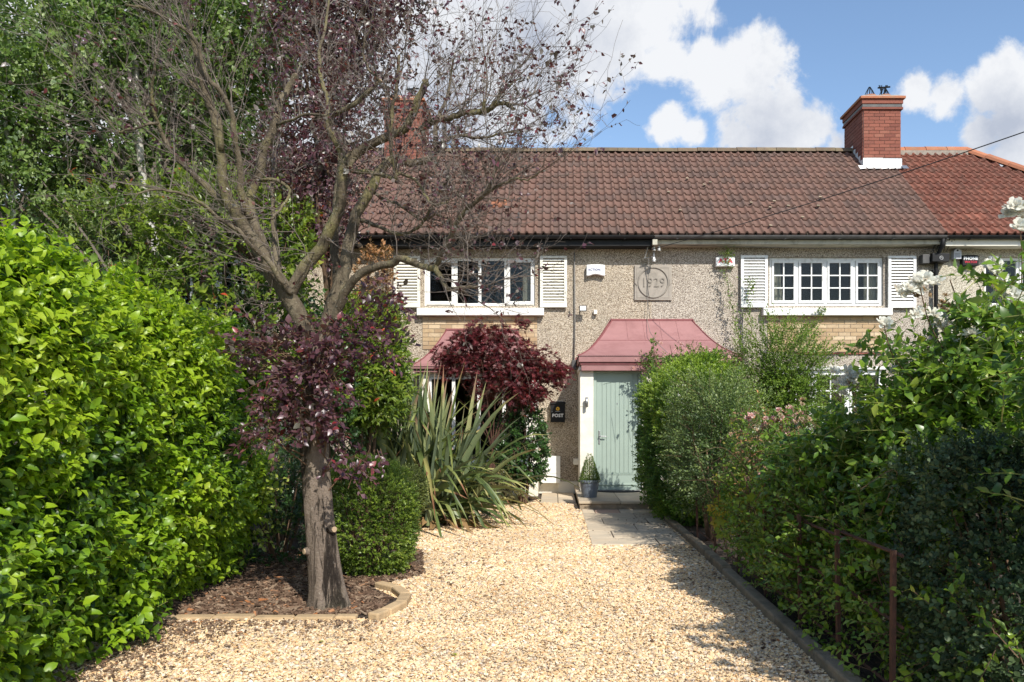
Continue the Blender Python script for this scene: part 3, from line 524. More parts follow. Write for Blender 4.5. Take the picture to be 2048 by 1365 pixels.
curtain(wB, winB[0]+.03, winB[0]+.26, winB[2], winB[3], -.35); curtain(wB, winB[1]-.30, winB[1]-.03, winB[2], winB[3]); curtain(wA, winA[1]-.24, winA[1]-.04, winA[2], winA[3])
lwB = smallpane(HB, lowB, n=3, rows=4, cols=2)
upvc(HD, (-8,-5.9,3.57,4.48))
def sill(par, pa, pb, za, zb, mat): bx('window_sill', mat, par, X_(pa,15.02), X_(pb,15.02), 15.02, DW+.06, Z_(zb,15.02), Z_(za,15.02), .012)
sill(HA, 833, 1088, 616, 631, M['white']); sill(HB, 1527, 1786, 616, 631, M['white']); bx('window_sill', M['cream'], HC, winC[0]-.12, winC[1]+.12, 15.02, DW+.06, winC[2]-.14, winC[2]-.01, .01)
bx('lintel', M['white'], HB, lowB[0]-.05, lowB[1]+.05, DW-.03, DW+.1, lowB[3]+.002, lowB[3]+.06, .005)
def shutter(par, pa, pb, ya, yb, mat, n=15):
    Y = 15.085; x0, x1, z0, z1 = X_(pa,Y), X_(pb,Y), Z_(yb,Y), Z_(ya,Y); f = .055
    s = MB().box(x0, x0+f, Y, Y+.04, z0, z1).box(x1-f, x1, Y, Y+.04, z0, z1).box(x0+f, x1-f, Y+.001, Y+.039, z1-f*.8, z1).box(x0+f, x1-f, Y+.001, Y+.039, z0, z0+f*1.6).build('shutter', mat, par, .003)
    zz0, zz1 = z0+f*1.6, z1-f*.8; p = (zz1-zz0)/n
    me = MB().poly([(-1,-.018,-p*.34),(1,-.018,-p*.34),(1,-.010,-p*.42),(-1,-.010,-p*.42),(-1,.006,p*.24),(1,.006,p*.24),(1,.014,p*.18),(-1,.014,p*.18)], [(0,1,5,4),(3,7,6,2),(4,5,6,7),(0,3,2,1)]); w2 = (x1-x0)/2-f
    me.v = [(x*w2, y_, z) for x, y_, z in me.v]; o0 = me.build('slat', mat, None); m = o0.data; bpy.data.objects.remove(o0)
    copies('slat', m, s, [((x0+x1)/2, Y+.02, zz0+p*(i+.5)) for i in range(n)], [(random.uniform(-.03,.03), random.uniform(-.004,.004), 0) for i in range(n)])
    MB().box(x0+.03, x1-.03, Y+.041, DW, z0+.2, z0+.24).box(x0+.03, x1-.03, Y+.041, DW, z1-.24, z1-.2).build('shutter_batten', mat, s)
    return s
shutter(HA, 1080, 1134, 512, 615, M['shutter']); shutter(HA, 787, 840, 512, 615, M['shutter']); shutter(HB, 1482, 1536, 511, 615, M['shutterw']); shutter(HB, 1777, 1833, 512, 616, M['shutterw'])
# brick panels under the windows
def panel(par, pa, pb, ya, yb):
    x0, x1, z0, z1 = X_(pa,DW), X_(pb,DW), Z_(yb,DW), Z_(ya,DW); bx('mortar_panel', M['mortar'], par, x0-.005, x1+.005, DW-.006, DW+.01, z0, z1)
    brick_face(par, x0, x1, z0+.004, z1-.002, DW-.0065, M['brick_yel'], proud=.008, depth=.03)
panel(HA, 845, 1075, 633, 700); panel(HB, 1535, 1767, 633, 705)
bx('tile_course', M['brick_red'], HB, X_(1590,DW), X_(1768,DW), DW-.03, DW-.001, Z_(709,DW), Z_(706,DW))
# bay window and its canopy on the beige house
def canopy(par, xc, wt, wb, zt, zb, proj, y0=DW, fz=.25, nm='canopy', step=.0):
    prof = [(0,0,1),(.07,.07,.90),(.15,.15,.79),(.24,.24,.66),(.34,.34,.53),(.48,.48,.37),(.62,.62,.235),(.76,.76,.13),(.89,.89,.05),(1,1,0)]
    V = []; n = len(prof)
    for s, p, h in prof:
        hw = wt+(wb-wt)*s; z = zb+(zt-zb)*h; pj = .05+(proj-.05)*p
        V += [(xc-hw, y0+.001, z), (xc-hw, y0-pj, z), (xc+hw, y0-pj, z), (xc+hw, y0+.001, z)]
    Fc = [(0,1,2,3)]
    for i in range(n-1):
        a = i*4; Fc += [(a+4, a+5, a+1, a), (a+5, a+6, a+2, a+1), (a+6, a+7, a+3, a+2)]
    c = MB().poly(V, Fc).build(nm, M['rose_roof'], par)
    e = .015
    bx('canopy_fascia', M['rose_roof'], c, xc-wb+e, xc+wb-e, y0-proj+e, y0, zb-fz*.42, zb-.003, .005); bx('canopy_fascia', M['rose_dark'], c, xc-wb+e*3, xc+wb-e*3, y0-proj+e*3, y0, zb-fz*.60, zb-fz*.42-.002, .004); bx('canopy_fascia', M['rose_roof'], c, xc-wb+e*4, xc+wb-e*4, y0-proj+e*4, y0, zb-fz, zb-fz*.6-.002, .004)
    # lead hips, top flashing, welted seams
    for sgn in (-1, 1):
        h_ = MB(); pts = []
        for s, p, h in prof:
            hw = wt+(wb-wt)*s; pts.append((xc+sgn*(hw+.004), y0-(.05+(proj-.05)*p)-.004, zb+(zt-zb)*h+.006))
        h_.tube(pts, .011, 5).build('hip_roll', M['rose_dark'], c)
        h_ = MB(); Vq = []
        for s, p, h in prof:
            hw = wt+(wb-wt)*s; z = zb+(zt-zb)*h+.006; Vq += [(xc+sgn*(hw+.008), y0-.001, z), (xc+sgn*(hw+.008), y0-.10, z+.004), (xc+sgn*(hw+.008+.01), y0-.003, z+.05)]
        MB().poly(Vq, [(i*3, i*3+1, i*3+4, i*3+3) for i in range(n-1)]+[(i*3, i*3+3, i*3+5, i*3+2) for i in range(n-1)]).build('side_flashing', M['rose_dark'], c)
    bx('top_flashing', M['rose_dark'], c, xc-wt-.03, xc+wt+.03, y0-.075, y0-.001, zt-.015, zt+.025, .004)
    def at(u):
        for i in range(n-1):
            if prof[i][1] <= u <= prof[i+1][1]:
                f = (u-prof[i][1])/(prof[i+1][1]-prof[i][1]); s = prof[i][0]+f*(prof[i+1][0]-prof[i][0]); h = prof[i][2]+f*(prof[i+1][2]-prof[i][2]); return wt+(wb-wt)*s, .05+(proj-.05)*u, zb+(zt-zb)*h
    hw, pj, z = at(.42); MB().tube([(xc-hw, y0-pj, z+.003), (xc+hw, y0-pj, z+.003)], .005, 4).build('lead_seam', M['rose_dark'], c)
    for q_ in (-.55,-.2,.15,.5):
        MB().tube([(xc+q_*wt*1.2, y0-at(u)[1], at(u)[2]+.002) for u in (.0,.11,.22,.36,.42)], .004, 4).build('lead_seam', M['rose_roof'], c)
    return c
canopy(HA, 1.84, .75, 1.44, Z_(641,15.12), Z_(712,13.88), DW-13.88, fz=.255)
BX0, BX1, BY = X_(838,14.5), X_(1076,14.5), 14.5; bxc = (BX0+BX1)/2
canopy(HA, bxc, (BX1-BX0)/2-.43, (BX1-BX0)/2+.14, Z_(660,15.1), Z_(733,14.3), DW-14.32, fz=.10, nm='bay_canopy')
bz = Z_(741,14.5); m = MB().box(BX0, BX1, BY, DW-.001, 0, .55).box(BX0, BX1, BY, DW-.001, bz-.10, bz); 
for xx in (BX0, BX1-.16): m.box(xx, xx+.16, BY+.001, DW-.002, .55, bz-.10)
m.build('bay_wall', M['cream'], HA, .006); bx('window_sill', M['white'], HA, BX0-.05, BX1+.05, BY-.06, BY+.06, .552, .61, .01)
yb_ = BY+.05; x0, x1, z0, z1 = BX0+.16, BX1-.16, .61, bz-.10; m = MB().box(x0,x1,yb_,yb_+.07,z0,z0+.06).box(x0,x1,yb_,yb_+.07,z1-.06,z1)
for i in range(5): a = x0+(x1-x0)*i/4-.03; a = min(max(a, x0), x1-.06); m.box(a, a+.06, yb_+.001, yb_+.069, z0+.06, z1-.06)
wbay = m.build('bay_window', M['white'], HA, .004)
for i in range(4): bx('pane', M['glass'], wbay, x0+(x1-x0)*i/4+.03, x0+(x1-x0)*(i+1)/4-.03, yb_+.03, yb_+.036, z0+.06, z1-.06)
# porch: piers, beam, two doors
PY = 14.05; PX = [X_(1160,PY), X_(1187,PY)]; mid = (2*1.84-1.53-.0)
dx0, dx1 = PX[1], X_(1284,PY)
m = MB().box(PX[0], dx0, PY, DW-.002, .14, 2.28).box(dx1, 2*1.84-dx1, PY, DW-.002, .14, 2.28).box(2*1.84-dx0, 2*1.84-PX[0], PY, DW-.002, .14, 2.28)
m.build('porch_pier', M['cream'], HA, .006)
bx('porch_beam', M['cream'], HA, PX[0]-.02, 2*1.84-PX[0]+.02, PY-.035, DW-.003, 2.283, 2.34, .004)
bx('porch_plinth', M['cream'], HA, XA0+.02, PX[0]-.003, DW-.035, DW-.001, 0, Z_(963,DW), .006)
def door(par, x0, x1, z0, z1, y, mat, hand=True):
    f = .055
    MB().box(x0, x0+f, y, y+.09, z0, z1).box(x1-f, x1, y, y+.09, z0, z1).box(x0+f, x1-f, y+.001, y+.089, z1-f, z1).box(x0+f, x1-f, y-.01, y+.089, z0, z0+.045).build('door_frame', mat, par, .004)
    a, c, e, g = x0+f+.004, x1-f-.004, z0+.05, z1-f-.004; yd = y+.03; W = c-a
    d = bx('door', mat, par, a, c, yd+.012, yd+.05, e, g)
    # raised border with arched panel; boards with grooves inside it
    ia, ic, ib, it = a+.095, c-.095, e+.245, g-.20; K = 14; arc = [(ia+(ic-ia)*i/K, it+.055*math.sin(math.pi*i/K)**.8) for i in range(K+1)]
    m = MB().box(a, ia-.006, yd, yd+.0125, e, g).box(ic+.006, c, yd, yd+.0125, e, g).box(ia-.006, ic+.006, yd+.0005, yd+.0125, e, ib-.012)
    for i in range(K):
        (xa, za), (xb, zb) = arc[i], arc[i+1]; m.poly([(xa,yd,za+.006),(xb,yd,zb+.006),(xb,yd,g),(xa,yd,g),(xa,yd+.012,za+.006),(xb,yd+.012,zb+.006)], [(0,1,2,3),(0,4,5,1)])
    m.build('door_stile', mat, d)
    nb = 7
    for i in range(nb):
        xa, xb = ia+(ic-ia)*i/nb+.0025, ia+(ic-ia)*(i+1)/nb-.0025; zt = it+.055*math.sin(math.pi*(i+.5)/nb)**.8-.006; bx('door_board', mat, d, xa, xb, yd+.002, yd+.013, ib, zt, .0015)
    bx('weather_bar', mat, d, a+.02, c-.02, yd-.016, yd, e+.03, e+.055, .004); bx('door_moulding', mat, d, ia-.01, ic+.01, yd-.008, yd+.0, ib-.03, ib-.014, .003)
    hx = a+.045 if hand else c-.045; hz = z0+.93
    MB().box(hx-.015, hx+.015, yd-.012, yd-.0005, hz-.12, hz+.12).tube([(hx,yd-.01,hz+.02),(hx,yd-.055,hz+.02),(hx+.03*(1 if hand else -1),yd-.06,hz+.018),(hx+.12*(1 if hand else -1),yd-.058,hz+.015)], .010, 8).build('handle', M['steel'], d, .003)
    MB().lathe((0,0,0), [(.0,.0),(.011,0),(.011,.008),(0,.008)], 10); s_ = MB().tube([((a+c)/2,yd-.008,z0+1.53),((a+c)/2,yd+.004,z0+1.53)], .011, 10).build('spyhole', M['steel'], d)
    MB().tube([(hx,yd-.014,hz-.07),(hx,yd,hz-.07)], .014, 10).build('lock', M['steel'], d)
    return d
door(HA, dx0+.003, dx1-.003, .165, 2.278, PY+.06, M['sage']); door(HB, 2*1.84-dx1+.003, 2*1.84-dx0-.003, .165, 2.278, PY+.06, M['white'], False)
MB().box(dx0, dx1, PY+.02, PY+.2, .12, .163).build('threshold', M['steel'], HA, .004)
# step
step = thing('doorstep', (1.0,12.4,0), 'pale stone doorstep with a brick-stained riser in front of the green door', 'step')
bx('riser', M['kerbm'], step, .385, 3.30, 12.39, 15.0, -.01, .105, .008)
for a, c in ((.365,1.02),(1.02,1.9),(1.9,2.6),(2.6,3.32)):
    for y0, y1 in ((12.36,13.2),(13.2,14.04)): bx('slab', M['slab'], step, a+.004, c-.004, y0+.004, y1-.004, .106, .145, .006)
for y0, y1 in ((14.05,14.6),(14.6,15.13)): bx('slab', M['slab'], step, .365, .435, y0, y1-.005, .106, .16, .006)
mat_ = MB().prism([(1.12+.40*math.cos(math.pi*i/14)*1.0, 14.05-.28*math.sin(math.pi*i/14), .1465) for i in range(15)], (0,0,.016)).build('doormat', M['mat']); tag(mat_, 'black half-round doormat on the stone step at the green door', 'doormat')

# pipes and cables
def pipe(name, pts, r, mat, label, cat, k=8): o = MB().tube(pts, r, k).build(name, mat, smooth=True); return tag(o, label, cat)
dp = thing('downpipe', (7.3,15.0,0), 'black rainwater downpipe between the grey and the cream pebble-dashed houses', 'downpipe')
xd = X_(1873,15.05); MB().tube([(xd,14.79,EZ-.08),(xd,14.82,EZ-.2),(xd,15.05,EZ-.38),(xd,15.07,EZ-.5),(xd,15.07,0)], .038, 10).build('pipe', M['black'], dp, smooth=True)
for z in (4.2,3.0,1.8): bx('pipe_bracket', M['black'], dp, xd-.06, xd+.06, 15.06, DW-.001, z, z+.04)
pipe('conduit', [(X_(1149,15.12),15.12,4.6),(X_(1150,15.12),15.12,3.2),(X_(1148,15.12),15.12,Z_(722,15.12))], .012, M['cable_grey'], 'thin grey conduit running down from the eaves to the porch', 'conduit', 6)
bx('t', M['grey_dark'], None, X_(1144,15.1), X_(1152,15.1), 15.04, DW-.002, Z_(740,15.1), Z_(721,15.1), .006).name = 'junction_box'; tag(bpy.data.objects['junction_box'], 'small dark junction box where the grey conduit meets the porch roof', 'junction box')
pipe('conduit', [(X_(799,15.13),15.13,3.55),(X_(799,15.13),15.13,.3)], .011, M['black'], 'thin black pipe on the wall under the shutter nearest the plum tree', 'pipe', 6)
pipe('conduit', [(X_(1484,15.12),15.12,3.5),(X_(1487,15.12),15.12,2.3)], .014, M['cable_grey'], 'grey conduit below the shutter behind the climbing rose', 'conduit', 6)
def sag(a, b, s, n=18):
    a, b = Vector(a), Vector(b); return [a.lerp(b, i/n)-Vector((0,0,s*4*(i/n)*(1-i/n))) for i in range(n+1)]
o = MB().tube(sag(P(1300,500,14.95), P(1300,500,14.95)+(P(2048,237,9.0)-P(1300,500,14.95))*1.7, .16, 40), .0065, 6).build('overhead_cable', M['cable'], smooth=True); tag(o, 'black overhead cable sloping down from the sky to the eaves bracket', 'cable')
o = MB().tube(sag(P(1060,478,14.92), P(1885,499,14.95), .05), .006, 5).build('overhead_cable', M['cable_grey'], smooth=True); tag(o, 'thin cable strung level below the gutters of both houses', 'cable')
o = MB().tube([P(1298,505,14.95), P(1296,560,15.10), P(1294,640,15.08)]+[P(1300,665,14.6), P(1318,690,14.2), P(1335,706,13.9)], .005, 5).build('overhead_cable', M['cable_grey'], smooth=True); tag(o, 'thin cable hanging from the bracket across the date plaque and porch roof', 'cable')
br = thing('cable_bracket', P(1308,497,15.0), 'steel bracket with white insulators under the eaves above the date plaque', 'bracket')
m = MB().tube([P(1308,478,15.16), P(1308,497,15.02), P(1308,520,15.0)], .012, 6); m.tube([P(1288,517,14.98), P(1304,514,14.98), P(1310,520,14.98)], .009, 6).tube([P(1290,516,14.98), P(1296,494,14.95), P(1308,488,14.95), P(1322,484,14.9)], .006, 5); m.build('arm', M['steel'], br)
for px, py in ((1308,519),(1308,497),(1318,497)): q_ = P(px,py,14.95); MB().lathe(q_-np.array([0,0,.05]), [(.012,0),(.035,.01),(.02,.03),(.04,.045),(.02,.065),(.02,.09),(0,.09)], 10).build('insulator', M['plastic_w'], br, smooth=True)
# telecom box cluster at the party wall
tb = thing('cable_box', P(1880,517,15.0), 'black cable junction box with an emblem beside the top of the downpipe', 'junction box')
bx('housing', M['black'], tb, X_(1864,14.95), X_(1898,14.95), 14.93, DW-.002, Z_(524,14.95), Z_(507,14.95), .008); bx('housing_flap', M['grey_dark'], tb, X_(1848,14.95), X_(1863,14.95), 15.0, DW-.002, Z_(526,14.95), Z_(508,14.95), .008)
q_ = P(1883,516,14.925); MB().tube([(q_[0]+.032*math.cos(a/8*math.pi), q_[1], q_[2]+.032*math.sin(a/8*math.pi)) for a in range(17)], .004, 4).tube([(q_[0]-.016,q_[1],q_[2]-.008),(q_[0],q_[1],q_[2]+.016),(q_[0]+.016,q_[1],q_[2]-.008)], .004, 4).build('emblem', M['plastic_w'], tb)
for i in range(7): MB().tube([P(1862+i*5,505,14.97), P(1870+i*4+random.uniform(-8,8),492,14.93), P(1880+i*5,480+random.uniform(-3,4),14.85)], .007, 5).build('cable', M['cable'], tb)
gb = thing('sensor_box', P(1916,510,15.05), 'small pale grey louvred box with a round black port beside the black alarm box', 'sensor')
MB().prism([P(px,py,15.05) for px,py in ((1908,518),(1908,502),(1915,496),(1923,502),(1923,518))], (0,.11,0)).build('housing', M['palegrey'], gb, .004); q_ = P(1915.5,501,15.045); MB().tube([q_,q_+np.array([0,.02,0])], .018, 12).build('port', M['black'], gb)
for k in range(4): bx('slot', M['cable_grey'], gb, X_(1910,15.04), X_(1921,15.04), 15.043, 15.05, Z_(508+k*2.4,15.04), Z_(507.2+k*2.4,15.04))
# alarm boxes
def alarm(px0, px1, py0, py1, mat, label, arch=.03, y=15.06):
    x0, x1, z0, z1 = X_(px0,y), X_(px1,y), Z_(py1,y), Z_(py0,y); a = thing('alarm_box', ((x0+x1)/2,y,z0), label, 'alarm box')
    pts = []; K = 10
    for i in range(K+1): u = i/K; pts.append((x0+(x1-x0)*u, y, z1-.012*(abs(2*u-1)**3)))
    for i in range(K+1): u = 1-i/K; pts.append((x0+(x1-x0)*u, y, z0+arch*max(0, math.cos((u-.5)*math.pi*1.35))))
    MB().prism(pts, (0,DW-y-.001,0)).build('housing', mat, a, .014); return a, (x0+x1)/2, (z0+z1)/2, y
a, xc, zc, y = alarm(1173, 1210, 529, 552, M['plastic_w'], 'white alarm box lettered ACTION24 beside the date plaque')
text('lettering', 'ACTION', .058, (xc-.03,y-.004,zc+.005), M['blue'], a, .001, bold=.0012); text('lettering', '24', .058, (xc+.115,y-.004,zc+.005), M['palegrey'], a, .001); 
q_ = MB(); q_.tube([(xc-.03,y-.002,zc+.055),(xc,y-.002,zc+.07),(xc+.03,y-.002,zc+.055)], .003, 4).tube([(xc-.03,y-.002,zc-.04),(xc,y-.002,zc-.052),(xc+.03,y-.002,zc-.04)], .003, 4).build('mark', M['palegrey'], a)
a, xc, zc, y = alarm(1432, 1470, 513, 533, M['plastic_w'], 'white alarm box with red ATA lettering beside the climbing rose', .0)
text('lettering', 'ATA', .115, (xc,y-.004,zc+.005), M['red'], a, .001, bold=.004, sx=1.15)
a, xc, zc, y = alarm(1925, 1958, 510, 532, M['black'], 'black alarm box lettered PHONE WATCH on the cream house', .0)
text('lettering', 'PHONE', .078, (xc,y-.004,zc+.032), M['plastic_w'], a, .001, bold=.003); text('lettering', 'WATCH', .06, (xc,y-.004,zc-.035), M['red'], a, .001, bold=.001)
# date plaque
Y = 15.13; x0, x1, z0, z1 = X_(1269,Y), X_(1344,Y), Z_(601,Y), Z_(530,Y); pq = thing('date_plaque', ((x0+x1)/2,Y,z0), 'square grey stone plaque with 1929 inside a raised ring', 'plaque')
bx('slab', M['stone'], pq, x0, x1, Y, DW-.001, z0, z1, .008); xc, zc = (x0+x1)/2, (z0+z1)/2-.0; r = .285
MB().box(x0+.045, x1-.045, Y-.006, Y-.0005, z0+.045, z0+.06).box(x0+.045, x1-.045, Y-.006, Y-.0005, z1-.06, z1-.045).box(x0+.045, x0+.06, Y-.006, Y-.0005, z0+.06, z1-.06).box(x1-.06, x1-.045, Y-.006, Y-.0005, z0+.06, z1-.06).build('border', M['stone'], pq)
MB().tube([(xc+r*math.cos(2*math.pi*i/36), Y-.002, zc+r*math.sin(2*math.pi*i/36)) for i in range(37)], .017, 6, cap=False).build('ring', M['stone_shade'], pq, smooth=True)
text('numerals', '1929', .25, (xc,Y-.006,zc-.005), M['stone_shade'], pq, .009, bold=.000, sx=.88)
for sgn in (-1, 1): MB().prism([(xc+sgn*(r+.02),Y-.002,zc-.06),(xc+sgn*(r+.075),Y-.002,zc),(xc+sgn*(r+.02),Y-.002,zc+.06)], (0,-.014,0)).build('point_moulding', M['stone'], pq)
# floodlight + sensor
fl = thing('floodlight', P(1166,617,15.0), 'small black-rimmed floodlight on the wall above the porch', 'floodlight')
q_ = P(1166,617,14.98); bx('housing', M['black'], fl, q_[0]-.068, q_[0]+.068, 14.98, 15.02, q_[2]-.055, q_[2]+.055, .008); bx('lens', M['plastic_w'], fl, q_[0]-.055, q_[0]+.055, 14.972, 14.979, q_[2]-.042, q_[2]+.042); MB().tube([(q_[0]-.05,15.03,q_[2]-.03),(q_[0]-.06,15.1,q_[2]-.07),(q_[0]-.05,DW,q_[2]-.07)], .012, 6).build('bracket', M['black'], fl)
q_ = P(1191,624,15.08); o = bx('motion_sensor', M['cream'], None, q_[0]-.033, q_[0]+.033, 15.08, DW-.002, q_[2]-.045, q_[2]+.04, .006); tag(o, 'small cream sensor box beside the floodlight', 'sensor')
# post box
Y = 15.03; x0, x1, z0, z1 = X_(1101,Y), X_(1130,Y), Z_(845,Y), Z_(803,Y); pb = thing('post_box', ((x0+x1)/2,Y,z0), 'black wall-mounted post box lettered POST with a yellow flower emblem', 'post box')
bx('body', M['black'], pb, x0, x1, Y, DW-.002, z0, z1-.03, .008); bx('lid', M['black'], pb, x0-.008, x1+.008, Y-.02, DW-.002, z1-.055, z1-.005, .006); bx('lower_trim', M['black'], pb, x0, x1, Y-.008, Y-.001, z0+.03, z0+.04)
for i in range(5): bx('lid_fin', M['steel'], pb, x0+.03+i*.045, x0+.05+i*.045, Y+.0, Y+.06, z1-.004, z1+.01)
xc = (x0+x1)/2; text('lettering', 'POST', .085, (xc,Y-.004,z0+.125), M['plastic_w'], pb, .001, bold=.003)
em = MB(); zc = z0+.255
for i in range(10): a_ = i*math.pi/5; em.poly([(xc+.012*math.cos(a_-.5),Y-.004,zc+.012*math.sin(a_-.5)),(xc+.036*math.cos(a_-.2),Y-.004,zc+.036*math.sin(a_-.2)),(xc+.036*math.cos(a_+.2),Y-.004,zc+.036*math.sin(a_+.2)),(xc+.012*math.cos(a_+.5),Y-.004,zc+.012*math.sin(a_+.5))], [(0,1,2,3)])
em.build('emblem', M['yellow'], pb); MB().box(xc-.045, xc+.045, Y-.003, Y-.001, zc-.052, zc-.046).build('emblem_line', M['palegrey'], pb); MB().tube([(x0+.03,Y-.006,z0+.2),(x0+.03,Y,z0+.2)], .008, 8).build('lock', M['steel'], pb)
# meter box, wall lamp, tap pipe box
Y = 14.95; mb = thing('meter_box', P(1102,966,Y), 'white meter box on the wall between the porch and the dark shrub', 'meter box')
x0, x1, z0, z1 = X_(1083,Y), X_(1120,Y), Z_(966,Y), Z_(913,Y); bx('body', M['cream'], mb, x0, x1, Y+.012, DW-.003, z0, z1, .006); bx('lid', M['white'], mb, x0-.006, x1+.006, Y, Y+.011, z0+.17, z1+.004, .003); bx('lower_panel', M['white'], mb, x0-.006, x1+.006, Y, Y+.011, z0-.004, z0+.165, .003); MB().tube([(x1-.03,Y+.05,z0),(x1-.03,Y+.05,z0-.09)], .012, 6).build('pipe', M['cream'], mb)
MB().tube([((x0+x1)/2,Y-.006,z0+.27),((x0+x1)/2,Y,z0+.27)], .008, 8).build('lock', M['steel'], mb)
wlp = thing('wall_lamp', P(1173,805,14.0), 'slim brushed steel up-and-down lamp on the white pier beside the green door', 'wall lamp')
q_ = P(1173.5,805,13.97); MB().tube([(q_[0],13.96,q_[2]-.085),(q_[0],13.96,q_[2]+.085)], .027, 14).build('tube', M['steel'], wlp, smooth=True); bx('back_plate', M['grey_dark'], wlp, q_[0]-.02, q_[0]+.02, 13.985, PY-.001, q_[2]-.05, q_[2]+.05, .003); MB().tube([(q_[0]-.02,PY-.004,q_[2]-.07),(q_[0]-.12,PY-.004,q_[2]-.065)], .006, 5).build('cable', M['cream'], wlp)
q_ = P(1152,924,14.9); o = bx('gully_hopper', M['cream'], None, q_[0]-.05, q_[0]+.05, 14.85, DW-.003, q_[2]-.055, q_[2]+.05, .006); tag(o, 'small cream box low on the wall beside the porch pier', 'box')
# satellite dish behind the ridge
sd = thing('satellite_dish', P(889,300,17.6), 'small grey satellite dish standing on the roof ridge behind the plum branches', 'satellite dish')
q_ = P(890,268,17.5); V = [Vector((q_[0], 17.5, q_[2]))]; k = 18
for r_ in (.12,.24):
    for i in range(k): a_ = 2*math.pi*i/k; V.append(Vector((q_[0]+r_*.32*math.cos(a_)-.0, 17.5-r_*r_*1.2-r_*.85*math.cos(a_), q_[2]+r_*math.sin(a_))))
MB().poly(V, [(0,1+i,1+(i+1)%k) for i in range(k)]+[(1+i,1+k+i,1+k+(i+1)%k,1+(i+1)%k) for i in range(k)]).build('dish', M['grey_dark'], sd, smooth=True); MB().tube([P(889,305,17.6), (q_[0],17.6,q_[2])], .02, 6).build('mast', M['grey_dark'], sd)
# ------------------------------------------------------------------ leaves
def unit(a): return a/np.maximum(np.linalg.norm(a, axis=-1, keepdims=True), 1e-9)
def tmpl(w, droop=.12, fold=.05, wpos=.4, tip=.75, tipw=.6):
    V = np.array([(0,0,0),(w/2,wpos,fold),(0,wpos,0),(-w/2,wpos,fold),(w/2*tipw,tip,fold*.6-droop*.5),(0,tip,-droop*.45),(-w/2*tipw,tip,fold*.6-droop*.5),(0,1,-droop)])
    return V, np.array([(0,1,2),(0,2,3),(1,4,5),(1,5,2),(2,5,6),(2,6,3),(4,7,5),(5,7,6)])
T_OV = tmpl(.58, .16, .07, .42); T_RD = tmpl(.78, .12, .06, .45, .8, .65); T_LA = tmpl(.34, .2, .05, .45); T_RND = tmpl(.72, .1, .03, .5, .85, .7)
T_Q = (np.array([(0,0,0),(.3,.5,.06),(0,1,-.06),(-.3,.5,.06)]), np.array([(0,1,2),(0,2,3)]))
T_NEED = (np.array([(0,0,0),(.09,.5,.02),(0,1,-.03),(-.09,.5,.02)]), np.array([(0,1,2),(0,2,3)]))
def palmate(n=7):
    V = [(0,.12,0)]; 
    for i in range(n):
        a = R(-128+256*i/(n-1)); l = 1-.42*abs(2*i/(n-1)-1)**1.4; s, c = math.sin(a), math.cos(a); V.append((s*l*.78,.12+c*l*.88,-.12*l))
        if i < n-1: a2 = a+R(128/(n-1)); V.append((math.sin(a2)*.24,.12+math.cos(a2)*.24,.02))
    V.append((0,-.05,0)); k = len(V)-1; T = [(0,i+1,i) for i in range(1, k-1)]+[(0,1,k),(0,k,k-1)]; return np.array(V), np.array(T)
T_MAP = palmate()
def lobed():
    V = [(0,.25,0),(0,0,0)]; rad = [(-150,.35),(-110,.62),(-80,.45),(-50,.78),(-22,.55),(0,.85),(22,.55),(50,.78),(80,.45),(110,.62),(150,.35)]
    V += [(math.sin(R(a))*r_, .25+math.cos(R(a))*r_*.9, .05-.12*r_*abs(math.cos(R(a*1.5)))) for a, r_ in rad]; return np.array(V), np.array([(0,i+1,i) for i in range(2,12)]+[(0,2,1),(0,1,12)])
T_VINE = lobed()
def leaf_cloud(name, A, size, tm, mat, parent, kind='stuff', pick=0, tint=None, aspect=.18, fmap=None):
    """A = (positions, directions, normals); PICK nearest big ones become single leaf parts"""
    Pn, D, U = A; n = len(Pn); s = size*np.clip(rng.normal(.97, .25, n), .4, 1.5); D = unit(D); X = unit(np.cross(D, U)); Z = np.cross(X, D)
    t = rng.random(n) if tint is None else np.clip(tint, 0, 1); off = np.array(wl(parent)); TV, TT = tm; sx = s*rng.uniform(1-aspect, 1+aspect, n)
    rest = np.ones(n, bool)
    if pick:
        d = np.linalg.norm(Pn-np.array([0,0,CH]), axis=1); vis = (Pn[:,1] > .5) & (abs(Pn[:,0]/Pn[:,1]*F+(CX-1024)) < 1015) & (abs((CH-Pn[:,2])/Pn[:,1]*F+CY-682) < 670)
        front = -((Pn-Pn[vis].mean(0))*unit(np.array([0,0,CH])-Pn.mean(0))).sum(1)
        sc_ = s/d*(1+.0*front); sc_[~vis] = -1; 
        if fmap is not None: sc_ = sc_*fmap
        idx = np.argsort(-sc_)[:pick]; rest[idx] = False; mes = [np_mesh('leaf', TV, TT, mat, np.full(len(TV), q)) for q in (.1,.35,.6,.8,.97)]
        for i in idx:
            o = add('leaf', mes[min(4, int(t[i]*5))], parent); m = np.eye(4); m[:3,0] = X[i]*sx[i]; m[:3,1] = D[i]*s[i]; m[:3,2] = Z[i]*s[i]; m[:3,3] = Pn[i]-off; o.matrix_local = Matrix(m.tolist())
    Pn, X, D, Z, s, sx, t = Pn[rest], X[rest], D[rest], Z[rest], s[rest], sx[rest], t[rest]; n = len(Pn)
    V = (Pn-off)[:,None,:]+TV[None,:,0:1]*(X*sx[:,None])[:,None,:]+TV[None,:,1:2]*(D*s[:,None])[:,None,:]+TV[None,:,2:3]*(Z*s[:,None])[:,None,:]
    k = len(TV); T = (TT[None]+(np.arange(n)*k)[:,None,None]).reshape(-1, 3)
    o = add(name, np_mesh(name, V.reshape(-1, 3), T, mat, np.repeat(t, k)), parent)
    if kind: o['kind'] = kind
    return o
